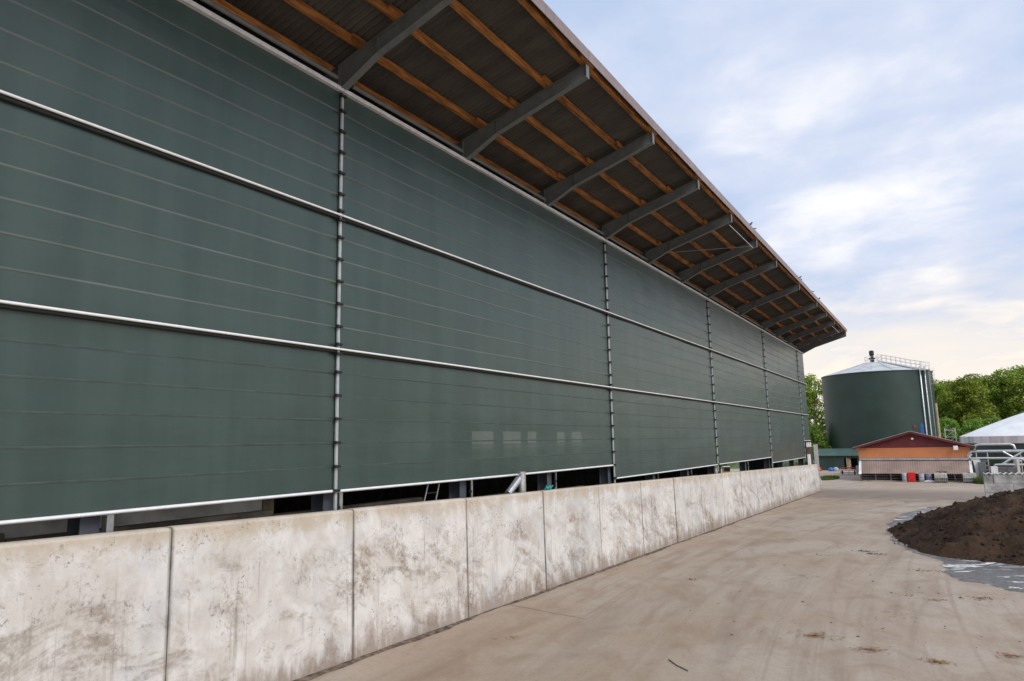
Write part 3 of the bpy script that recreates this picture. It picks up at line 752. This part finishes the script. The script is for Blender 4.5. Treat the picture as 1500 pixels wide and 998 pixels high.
# ------------------------------------------------------------------ orange building
GB = -1.3
ob = empty('orange_barn', (-3.4, 95, GB), 'orange walled barn with dark red gable and lean-to awning', 'building')
x0, x1, xr = -5.75, 5.75, 0.
def P(nm, mb, ma, par=ob, **k): return mb.build(nm, ma, par, **k)
P('wall', MB().box(x0, x1, 0, 16, 0, 3.95), 'orange_wall')
P('awning_shade_board', MB().box(x0+.1, x1-.1, -.03, -.003, 0, 2.4), 'inner_dark')  # added dark board, its colour stands for the shaded recess under the awning
for k in range(4):
    P('wall_board', MB().box(x0-.005, x1+.005, -.035, -.003, 2.72+.31*k, 2.72+.31*k+.302), 'orange_wall')
P('gable', MB().prism_y([(x0-.35, 3.92), (x1+.35, 3.92), (xr, 5.62)], -.06, -.004), 'red_gable')
n = 24
for k in range(n):
    xa = x0-.2+(x1-x0+.4)*k/n; xb = x0-.2+(x1-x0+.4)*(k+1)/n-.012
    za = 3.96+max(0., (1-abs(xa)/(x1+.35)))*1.62; zb = 3.96+max(0., (1-abs(xb)/(x1+.35)))*1.62
    P('gable_board', MB().prism_y([(xa, 3.96), (xb, 3.96), (xb, zb), (xa, za)], -.085, -.062), 'red_gable')
for s in (-1, 1):
    rf = P('roof', MB().prism_y([(0, 5.72), (s*6.3, 3.85), (s*6.3, 3.93), (0, 5.80)], -.45, 16.4), 'roof_red')
    P('bargeboard', MB().prism_y([(s*.005, 5.58), (s*6.3, 3.72), (s*6.3, 3.965), (s*.005, 5.825)], -.50, -.455), 'red_gable', rf)
    P('roof_edge', MB().prism_y([(s*.005, 5.83), (s*6.32, 3.97), (s*6.32, 4.02), (s*.005, 5.88)], -.53, -.40), 'grey_trim', rf)
P('gutter_beam', MB().box(x0+.05, x1-.05, -.32, -.04, 2.42, 2.68), 'grey_trim', bevel=.03)
aw = MB(); n = 260
for j in range(n+1):
    x = x0+.25+(x1-x0-.5)*j/n; o_ = .03*math.cos(2*math.pi*x/.24)
    aw.v += [(x, -.25+o_*.6, 2.36+o_), (x, -1.75+o_*.6, .92+o_)]
for j in range(n): aw.f.append((2*j, 2*j+2, 2*j+3, 2*j+1))
P('awning', aw, 'awning_sheet')
for s in (-1, 1): P('awning_cheek', MB().prism_x([(-.2, 2.40), (-1.85, .85), (-1.60, .85), (-.05, 2.2)], s*5.62-.14, s*5.62+.14), 'white_paint')
for k in range(8): P('awning_post', MB().box(-5.6+1.6*k-.05, -5.6+1.6*k+.05, -1.7, -1.6, 0, .9), 'pallet_grey')
for z in (.35, .65): P('rail', MB().box(-5.6, 5.6, -1.58, -1.53, z, z+.06), 'pallet_grey')
P('kerb', MB().box(-5.7, 5.7, -1.75, -1.5, -.02, .16), 'inner_concrete')
lb = P('floodlight', MB().box(4.15, 4.62, -.62, -.46, 3.55, 4.05), 'white_paint', bevel=.04)
P('lens', MB().box(4.22, 4.55, -.64, -.621, 3.62, 3.95), 'dome_white', lb)
P('round_lamp', MB().tube([(.15, -.09, 4.95), (.15, -.25, 4.95)], .13, 14), 'white_paint', smooth=True)

# things in front of the awning
def drum(x, y, ma, label, lid='grey_plastic'):
    t = empty('drum', (x, y, GB), label, 'drum')
    MB().lathe([(.27, 0), (.29, .02), (.29, .3), (.305, .32), (.29, .34), (.29, .62), (.305, .64), (.29, .66), (.29, .92), (.27, .95)], 22).build('barrel', ma, t, smooth=True)
    MB().lathe([(.285, .951), (.285, .985), (.25, .985), (.24, .97)], 22).build('lid', lid, t, smooth=True)
drum(-4.35, 92.9, 'grey_plastic', 'grey plastic drum standing beside the red cabinet', 'white_paint')
drum(-2.65, 92.8, 'grey_plastic', 'grey drum on the red cabinet side of the white sack', 'grey_plastic')
drum(-1.95, 92.8, 'ibc_blue', 'bluish grey drum behind the white sack', 'grey_plastic')
rc = empty('red_cabinet', (-3.65, 92.9, GB), 'bright red plastic cabinet between grey drums under the awning', 'cabinet')
MB().box(-.38, .38, -.3, .3, .06, 1.10).build('body', 'red_plastic', rc, bevel=.04)
MB().box(-.35, .35, -.325, -.301, .12, 1.04).build('door', 'red_plastic', rc, bevel=.01)
MB().box(-.36, .36, -.28, .28, 0, .06).build('plinth', 'pallet_grey', rc)
sk = MB().lathe([(.05, 0), (.42, .02), (.46, .10), (.38, .20), (.15, .26), (.02, .27)], 14)
sk.v = [(x*1.25, y*.6, z*(1+.4*noise.noise(Vector((x*5, y*5, z*5))))) for x, y, z in sk.v]
tag(sk.build('white_sack', 'white_paint', smooth=True, loc=(-1.9, 92.2, GB)), 'crumpled white sack lying in front of the drums', 'sack')
def ibc(x, y, ma, base, label):
    t = empty('liquid_container', (x, y, GB), label, 'container')
    MB().box(-.60, .60, -.5, .5, .16, 1.08).build('tank', ma, t, bevel=.06)
    MB().lathe([(.15, 1.08), (.15, 1.13), (.11, 1.14)], 14).build('cap', 'black_plastic', t)
    MB().box(-.62, .62, -.52, .52, .0, .05).box(-.62, -.45, -.52, .52, .05, .15).box(-.1, .1, -.52, .52, .05, .15).box(.45, .62, -.52, .52, .05, .15).build('pallet', 'pallet_grey', t)
    MB().box(-.605, .605, -.505, .505, .155, .55).build('lower_sleeve', base, t)
    for k in range(7): MB().tube([(-.6+.2*k, -.53, .15), (-.6+.2*k, -.53, 1.1)], .012, 5).build('cage_upright', 'galvanised', t)
    for z in (.3, .57, .83, 1.09): MB().tube([(-.62, -.53, z), (.62, -.53, z), (.62, .53, z), (-.62, .53, z), (-.62, -.53, z)], .013, 5).build('cage_bar', 'galvanised', t)
ibc(-.75, 92.0, 'ibc_white', 'pallet_grey', 'cream liquid container with grey lower half and hose on top')
ibc(1.95, 92.2, 'ibc_white', 'ibc_blue', 'caged liquid container with blue grey lower half beside grass')
tag(MB().tube([(-1.2, 91.9, GB+1.16), (-1.0, 91.7, GB+1.23), (-.6, 91.8, GB+1.3), (-.3, 92.0, GB+1.25), (-.1, 91.7, GB+1.18), (-.5, 91.6, GB+1.16)], .04, 8).build('hose', 'black_plastic', smooth=True), 'dark hose coiled on top of the cream container', 'hose')
# trailer frame left of the barn
tr = empty('barrow_frame', (-12.0, 109.5, GZ), 'low metal trailer frame with red bar parked left of the orange barn', 'trailer')
for a in (-1.1, 0, 1.1): MB().tube([(a, 0, 0), (a, 0, .9)], .04, 6).build('leg', 'galvanised', tr)
MB().box(-1.3, 1.3, -.5, .5, .55, .68).build('deck', 'ibc_white', tr)
MB().box(-.9, .9, -.55, -.48, .86, 1.02).build('red_bar', 'red_plastic', tr)
MB().tube([(-1.2, 0, .25), (1.2, 0, .25)], .04, 6).build('axle', 'pallet_grey', tr)
for sx in (-1, 1):
    wl = MB().tube([(sx*.8-.08, -.55, .3), (sx*.8+.08, -.55, .3)], .3, 16).build('wheel', 'tyre', tr, smooth=True)
MB().box(1.0, 1.7, -.55, -.4, .3, 1.25).build('headboard', 'grey_plastic', tr)
def bag(name, loc, ma, label, cat, s):
    m = MB().lathe([(.1, 0), (.5, .02), (.6, .25), (.5, .6), (.25, .8), (.05, .85)], 14)
    m.v = [(x*s*(1+.35*noise.noise(Vector((x*3, y*3, z*3+s)))), y*s, z*s) for x, y, z in m.v]
    tag(m.build(name, ma, smooth=True, loc=loc), label, cat)
bag('red_bag', (-17.4, 119, GZ), 'red_plastic', 'red bulging bag on the ground beside the green shed', 'bag', .85)
bag('blue_bag', (-15.6, 119.3, GZ), 'blue_plastic', 'blue plastic bag beside grey bag at the green shed', 'bag', .7)
bag('grey_bag', (-14.9, 119.4, GZ), 'grey_plastic', 'grey bag slumped against blue bag by the green shed', 'bag', .75)
# white big bag and pale panel by the barn corner
wp = empty('white_screen', (2.75, 94.2, GB), 'white sheet panel with curved top pipe at the barn corner', 'panel')
MB().prism_y([(0, 0), (1.0, 0), (.35, 2.45), (-.25, 2.45)], 0, .08).build('sheet', 'white_paint', wp)
MB().tube([(-.3, .04, 2.5), (.2, .04, 2.52), (.38, .04, 2.4), (.4, .04, 2.1)], .06, 8).build('pipe', 'galvanised', wp, smooth=True)

# ------------------------------------------------------------------ digester tank
TX, TY, TR = -9.45, 138., 8.75
dt = empty('digester_tank', (TX, TY, GZ), 'tall dark green cylindrical digester tank with grey conical roof', 'tank')
TH = 16.05
nseg = 144; sm = MB()
for z in (0, TH):
    for k in range(nseg*2):
        a = math.pi*k/nseg; r = TR+(.025 if k % 2 else 0); sm.v.append((r*math.cos(a), r*math.sin(a), z))
n = nseg*2
for k in range(n): sm.f.append((k, (k+1) % n, n+(k+1) % n, n+k))
sm.build('shell', 'tank_green', dt, smooth=True)
MB().lathe([(TR+.12, TH-.05), (TR+.12, TH+.08), (TR-.2, TH+.10)], 96, cap=False).build('rim', 'tank_green', dt)
MB().lathe([(TR+.15, TH+.085), (TR*.70, TH+.86), (TR*.40, TH+1.68), (1.7, TH+2.28), (.1, TH+2.32)], 48).build('roof', 'tank_roof', dt, smooth=True)
for k in range(16):
    a = 2*math.pi*k/16
    MB().tube([((TR+.1)*math.cos(a), (TR+.1)*math.sin(a), TH+.12), (TR*.4*math.cos(a), TR*.4*math.sin(a), TH+1.72), (1.7*math.cos(a), 1.7*math.sin(a), TH+2.31)], .035, 5).build('roof_seam', 'tank_roof', dt)
# walkway from the rim up to the crown, with its railing
wkd = Vector((math.cos(math.radians(-35)), math.sin(math.radians(-35)), 0)); pd = Vector((-wkd.y, wkd.x, 0))
def wkp(r, s, z): v = wkd*r + pd*s; return (v.x, v.y, z)
def rz_(r): return TH+.25+(2.35)*(1-max(0, r-1.)/(TR-1.))**.9 if r < TR else TH+.3
wk = MB()
rs = [1.2, 3, 5, 7, TR+.6]
for a, b in zip(rs[:-1], rs[1:]):
    wk.add([wkp(a, -.5, rz_(a)), wkp(b, -.5, rz_(b)), wkp(b, .5, rz_(b)), wkp(a, .5, rz_(a)), wkp(a, -.5, rz_(a)-.15), wkp(b, -.5, rz_(b)-.15), wkp(b, .5, rz_(b)-.15), wkp(a, .5, rz_(a)-.15)],
           [(0, 1, 2, 3), (7, 6, 5, 4), (0, 4, 5, 1), (3, 2, 6, 7), (0, 3, 7, 4), (1, 5, 6, 2)])
wk.build('walkway', 'galvanised', dt)
for s in (-.5, .5):
    for k in range(10):
        r = 1.2+(TR-.6)*k/9
        MB().tube([wkp(r, s, rz_(r)), wkp(r, s, rz_(r)+1.1)], .035, 5).build('railing_post', 'galvanised', dt)
    for hz in (.55, 1.1): MB().tube([wkp(r, s, rz_(r)+hz) for r in rs], .032, 5).build('handrail', 'galvanised', dt)
for k in range(9):
    a = 2*math.pi*k/9+.3; MB().tube([(1.4*math.cos(a), 1.4*math.sin(a), TH+2.25), (1.4*math.cos(a), 1.4*math.sin(a), TH+3.35)], .03, 5).build('railing_post', 'galvanised', dt)
for hz in (2.8, 3.35): MB().tube([(1.4*math.cos(2*math.pi*k/18), 1.4*math.sin(2*math.pi*k/18), TH+hz) for k in range(19)], .028, 5).build('handrail', 'galvanised', dt)
mx = MB().lathe([(.35, TH+2.3), (.35, TH+2.9), (.55, TH+2.95), (.55, TH+3.15), (.28, TH+3.2), (.28, TH+3.6), (.40, TH+3.65), (.40, TH+4.35), (.25, TH+4.5)], 14, -.2, -.3).build('mixer_motor', 'black_plastic', dt, smooth=True)
# platform with ladder cage at the rim
pc = wkd*(TR+.8)
MB().box(pc.x-.7, pc.x+.7, pc.y-.7, pc.y+.7, TH-.05, TH+.05).build('platform', 'galvanised', dt)
for sx in (-.7, .7):
    for sy in (-.7, .7): MB().tube([(pc.x+sx, pc.y+sy, TH), (pc.x+sx, pc.y+sy, TH+1.25)], .03, 5).build('railing_post', 'galvanised', dt)
for hz in (.6, 1.2): MB().tube([(pc.x-.7, pc.y-.7, TH+hz), (pc.x+.7, pc.y-.7, TH+hz), (pc.x+.7, pc.y+.7, TH+hz)], .03, 5).build('handrail', 'galvanised', dt)
la = Vector((pc.x+.5, pc.y+.2, 0))
for s in (-.25, .25): MB().tube([(la.x, la.y+s, 0), (la.x, la.y+s, TH+1.2)], .03, 5).build('ladder_rail', 'galvanised', dt)
for k in range(54): MB().tube([(la.x, la.y-.25, .3*k+.2), (la.x, la.y+.25, .3*k+.2)], .015, 4).build('ladder_rung', 'galvanised', dt)
for k in range(4): MB().tube([(la.x+.35+.4*math.cos(2*math.pi*j/12), la.y+.4*math.sin(2*math.pi*j/12), TH-.2-.7*k) for j in range(13)], .02, 4).build('cage_hoop', 'galvanised', dt)
for j in range(6):
    MB().tube([(la.x+.35+.4*math.cos(2*math.pi*j/6), la.y+.4*math.sin(2*math.pi*j/6), TH-2.5), (la.x+.35+.4*math.cos(2*math.pi*j/6), la.y+.4*math.sin(2*math.pi*j/6), TH+.3)], .018, 4).build('cage_bar', 'galvanised', dt)
# twin riser pipes on the shell
for ax in (-2.15, -1.55):
    xx = ax*TY/129.5-TX-.1; yy = -math.sqrt((TR+.22)**2-xx**2)
    MB().tube([(xx, yy+1.6, TH+.75), (xx, yy+.4, TH+.55), (xx, yy, TH+.1), (xx, yy, 0)], .125, 10).build('riser_pipe', 'galvanised', dt, smooth=True)
    for z in (4, 8, 12): MB().box(xx-.2, xx+.2, yy-.1, yy+.35, z, z+.1).build('pipe_bracket', 'steel_grey', dt)
sg = MB().box(-.17, .17, -.05, 0, 0, .42).build('warning_sign', 'red_plastic', dt, loc=(-3.6*138/129-TX-.05, -math.sqrt(TR**2-5.4**2)-.15, 6.5))
tag(MB().box(-.2, .2, -.2, .2, 0, 7.0).build('blue_duct', 'blue_plastic', bevel=.05, loc=(-2.65, 119, GZ)), 'blue square duct rising behind the orange barn roof', 'duct')
tag(MB().tube([(0, 0, 0), (0, 0, 9.9)], [.2, .15], 10).build('wooden_pole', 'wood_pale', smooth=True, loc=(-.56, 118, GZ)), 'pale bare wooden pole behind the orange barn roof', 'pole')

# low green shed
gs = empty('green_shed', (-14, 122, GZ), 'low dark green shed with pale green roof before the tall tank', 'shed')
for a, b in ((-4, .05), (2.0, 7.5)): MB().box(a, b, 0, .12, 0, 2.3).build('wall', 'shed_green', gs)
MB().box(.05, 2.0, 0, .12, 1.95, 2.3).build('lintel', 'shed_green', gs)
MB().box(-4, -3.88, .12, 5, 0, 2.3).build('wall', 'shed_green', gs)
MB().box(-4, 7.5, 4.9, 5.0, 0, 3.0).build('wall', 'shed_green', gs)
for k in range(9): MB().box(-3.9+.43*k, -3.88+.43*k, -.02, 0, 0, 2.28).build('seam', 'shed_green', gs)
MB().prism_x([(-.3, 2.28), (5.2, 3.30), (5.2, 3.38), (-.3, 2.36)], -4.2, 7.6).build('roof', 'shed_roof', gs)
MB().box(.4, .5, -.1, -.02, 0, 2.0).build('door_frame', 'wood_pale', gs); MB().box(.5, 1.0, .2, .25, 0, 1.9).build('door', 'wood_pale', gs)

# ------------------------------------------------------------------ gas dome and pipework
DX, DY, DR = 15.2, 119., 13.3
gd = empty('gas_dome_tank', (DX, DY, GZ), 'low dark green round tank under a white membrane dome', 'tank')
MB().lathe([(DR-.08, 0), (DR-.08, 4.08)], 96, cap=False).build('wall', 'dome_wall', gd, smooth=True)
MB().lathe([(DR-.0, 4.06), (DR+.06, 4.10), (DR+.06, 5.0), (DR-.02, 5.03)], 96, cap=False).build('skirt', 'dome_band', gd, smooth=True)
MB().lathe([(DR+.02, 5.02), (DR*.93, 5.42), (DR*.75, 6.45), (DR*.5, 7.75), (DR*.25, 8.9), (DR*.08, 9.5), (.05, 9.6)], 64).build('membrane', 'dome_white', gd, smooth=True)
fr = empty('lattice_frame', (.75, 112, GZ), 'grey lattice ladder frame beside the white dome edge', 'frame')
for sx in (-.6, .6):
    for sy in (-.4, .4): MB().tube([(sx, sy, 0), (sx, sy, 6.2)], .05, 6).build('upright', 'galvanised', fr)
for k in range(7):
    z = .9*k+.5; MB().tube([(-.6, -.4, z), (.6, -.4, z), (.6, .4, z), (-.6, .4, z), (-.6, -.4, z)], .035, 5).build('ring', 'galvanised', fr)
    MB().tube([(-.6, -.4, z), (.6, -.4, min(6.2, z+.9))], .025, 5).build('diagonal', 'galvanised', fr)

pr = empty('pipe_rack', (4.5, 95, GZ), 'galvanised gas pipes with bends and valves before the dome tank', 'pipes')
def pipe(nm, pts, r, ma='galvanised', nn=12):
    o = MB().tube([(x-4.5, y-95, z-GZ) for x, y, z in pts], r, nn).build(nm, ma, pr, smooth=True); return o
pipe('pipe', [(2.2, 95, 1.6), (2.25, 95, 1.95), (2.5, 95, 2.10), (12, 95, 2.10)], .15)
pipe('pipe', [(2.3, 94.6, 1.32), (12, 94.6, 1.32)], .12)
pipe('pipe', [(2.75, 95.5, 2.25), (2.95, 95.5, 2.75), (3.3, 95.5, 2.85), (6.2, 95.5, 2.85), (6.5, 95.5, 2.7), (6.6, 95.5, 2.3)], .13)
pipe('elbow', [(2.45, 95, 1.0), (2.2, 95, 1.2), (2.15, 95, 1.6), (2.4, 95, 1.9)], .24)
pipe('cross_brace', [(5.4, 94.9, 2.05), (7.0, 94.9, .9)], .10); pipe('cross_brace', [(7.2, 94.9, 2.05), (5.6, 94.9, .9)], .10)
pipe('manifold', [(4.4, 94.2, .35), (4.55, 94.2, .6), (5.0, 94.2, .62), (8.2, 94.2, .62), (8.7, 94.2, .6), (8.85, 94.2, .35)], .13)
pipe('manifold', [(5.2, 94.3, .65), (6.0, 94.3, 1.25), (7.0, 94.3, 1.25), (7.9, 94.3, .65)], .13)
pipe('drop', [(6.5, 94.3, 1.2), (6.5, 94.3, -.6)], .28)
for x in (2.9, 3.95): pipe('support', [(x, 95, GZ), (x, 95, 2.1)], .06)
for x in (7.0, 9.5, 11.5): pipe('support', [(x, 95.3, GZ), (x, 95.3, 2.1)], .06)
for z in (-.5, 0, .5, 1.0): pipe('crossbar', [(2.9, 95, z), (3.95, 95, z)], .035)
pipe('flange', [(6.5, 94.3, -.28), (6.5, 94.3, -.2)], .40)
vw = MB().tube([(7.3-4.5, 93.6-95, -.45-GZ), (7.3-4.5, 93.7-95, -.45-GZ)], .45, 18).build('valve_wheel', 'galvanised', pr, smooth=True)
gb = empty('switch_box', (4.5, 93, GZ), 'grey switch box with white side panel below the gas pipes', 'cabinet')
MB().box(-.5, .15, -.4, .4, 0, 1.75).build('side_panel', 'white_paint', gb, bevel=.03); MB().box(.17, 1.75, -.4, .4, 0, 1.7).build('box', 'pallet_grey', gb, bevel=.03)
MB().box(.3, 1.6, -.42, -.405, .2, 1.55).build('door', 'pallet_grey', gb)
gc = empty('grey_locker', (3.3, 94, GZ), 'tall dark grey locker beside the white sheet panel', 'cabinet')
MB().box(-.35, .35, -.3, .3, 0, 2.2).build('body', 'steel_grey', gc, bevel=.03); MB().box(-.3, .3, -.32, -.305, .1, 2.1).build('door', 'steel_grey', gc)

# ------------------------------------------------------------------ trees and grass
def tree_meshes(seed, hgt, rad, leaf, n_leaf, ma, open_=0.):
    rr = random.Random(seed)
    tk = MB()
    tk.tube([(0, 0, 0), (.1, 0, hgt*.25), (-.1, .1, hgt*.5), (.05, 0, hgt*.8)], [hgt*.022, hgt*.018, hgt*.012, hgt*.004], 8)
    cl = []
    nb = 26
    for k in range(nb):
        f = (k+.5)/nb; a = k*2.4+rr.uniform(-.4, .4)
        zz = hgt*(.22+.74*f)
        rmax = rad*math.sin(math.pi*(.16+.80*f))**.7
        q = rmax*rr.uniform(.45, 1.0)
        e = Vector((q*math.cos(a), q*math.sin(a), zz)); s = Vector((0, 0, hgt*(.15+.6*f)))
        tk.tube([s, s.lerp(e, .5)+Vector((0, 0, -.2)), e], [hgt*.008, hgt*.005, hgt*.002], 5)
        cl.append((e, rad*rr.uniform(.22, .40)))
        if rr.random() > open_: cl.append((e*.6+Vector((0, 0, zz*.4)), rad*rr.uniform(.25, .38)))
    lf = MB(); tot = sum(r**2 for _, r in cl)
    for c, r in cl:
        for _ in range(int(n_leaf*r*r/tot)):
            d = Vector((rr.gauss(0, 1), rr.gauss(0, 1), rr.gauss(0, 1))).normalized()
            p = c + Vector((d.x, d.y, d.z*.72))*r*rr.uniform(.35, 1.08)**.6
            nrm = (d+Vector((rr.gauss(0, .5), rr.gauss(0, .5), rr.gauss(.3, .5)))).normalized()
            u = nrm.orthogonal().normalized(); u = Matrix.Rotation(rr.uniform(0, 6.28), 3, nrm) @ u; v = nrm.cross(u)
            s = leaf*rr.uniform(.6, 1.25)
            lf.v += [tuple(p-u*s), tuple(p+v*s*.5), tuple(p+u*s), tuple(p-v*s*.5)]; b = len(lf.v)-4; lf.f.append((b, b+1, b+2, b+3))
    me = bpy.data.meshes.new('crown'); me.from_pydata(lf.v, [], lf.f); me.materials.append(MATS[ma])
    return tk.mesh('trunk', 'bark', True), me
KT = [tree_meshes(1, 17, 5.6, .30, 9000, 'leaf_mid'), tree_meshes(2, 17, 6.0, .30, 9000, 'leaf_dark'), tree_meshes(3, 17, 5.2, .28, 6000, 'leaf_mid', .6),
      tree_meshes(4, 9, 3.6, .22, 5500, 'leaf_light'), tree_meshes(5, 3.4, 2.2, .15, 3500, 'leaf_light')]
def tree(name, k, x, y, s, rz, label, group=None):
    t = empty(name, (x, y, GZ-.1), label, 'tree', group, rz); t.scale = (s[0], s[0], s[1])
    inst('trunk', KT[k][0], t); inst('crown', KT[k][1], t)
WG = 'trees in the wood behind the tanks'
for x, y, k, sx, sz, rz in [(-1, 176, 1, 1., 1.02, .3), (4.5, 170, 0, 1., 1.0, 1.9), (10.5, 182, 1, 1.1, 1.08, 2.8), (16.0, 178, 2, 1.25, 1.13, 4.0),
                            (1.5, 190, 0, 1.2, 1.05, 5.1), (8, 196, 1, 1.2, 1.12, .8), (15, 196, 2, 1.3, 1.22, 2.1), (23, 184, 1, 1.2, 1.15, 1.4), (22, 200, 0, 1.2, 1.2, .2),
                            (-6, 188, 0, 1.1, 1.0, 2.2), (30, 190, 0, 1.2, 1.2, 3.2), (20, 165, 2, 1.1, .95, 2.2)]:
    tree('broadleaf_tree', k, x, y, (sx, sz), rz, 'tall leafy green tree in the wood behind the tanks', WG)
for x, y, s, rz in [(.8, 158, .95, .4), (4.6, 156, .9, 2.2), (8.4, 158, .95, 4.2), (12.5, 157, .85, 1.1), (17, 160, 1.0, 3.0)]:
    tree('young_tree', 3, x, y, (s, s), rz, 'light green young tree at the edge of the wood behind the dome', 'young trees at the wood edge')
tree('slender_tree', 2, -21.6, 150, (.85, 1.06), .7, 'open crowned tree between the hall end and the digester tank', None)
tree('slender_tree', 2, -26.5, 158, (.9, 1.05), 2.7, 'tree rising just behind the far hall corner', None)
tree('leafy_bush', 3, -19.8, 134, (.75, .85), 1.9, 'bright green bush beside the green shed and tank', None)
tree('hedge_tree', 3, -30, 108, (1.1, .8), .4, 'green bush seen beyond the open hall end', None)
tree('leafy_bush', 3, -23.5, 138, (.8, .95), .4, 'dark leafy bush behind the far hall corner', None)
rr = random.Random(5)
def grass(name, cx, cy, rx, ry, n, h, label):
    m = MB()
    for _ in range(n):
        a = rr.uniform(0, 6.28); q = math.sqrt(rr.random()); x = cx+rx*q*math.cos(a); y = cy+ry*q*math.sin(a); z = gz(y); an = rr.uniform(0, 6.28)
        hh = h*rr.uniform(.4, 1.1); dx, dy = .04*math.cos(an), .04*math.sin(an); lx, ly = rr.gauss(0, hh*.3), rr.gauss(0, hh*.3)
        m.add([(x-dx, y-dy, z), (x+dx, y+dy, z), (x+lx, y+ly, z+hh)], [(0, 1, 2)])
    tag(m.build(name, 'grass'), label, 'grass', kind='stuff')
grass('grass_patch', -13.2, 98, 1.2, 4, 1500, .35, 'green grass tuft beside the block past the wall end')
grass('grass_patch', 3.2, 91.5, .9, 1.6, 1200, .8, 'green grass growing at the barn corner below the pipes')
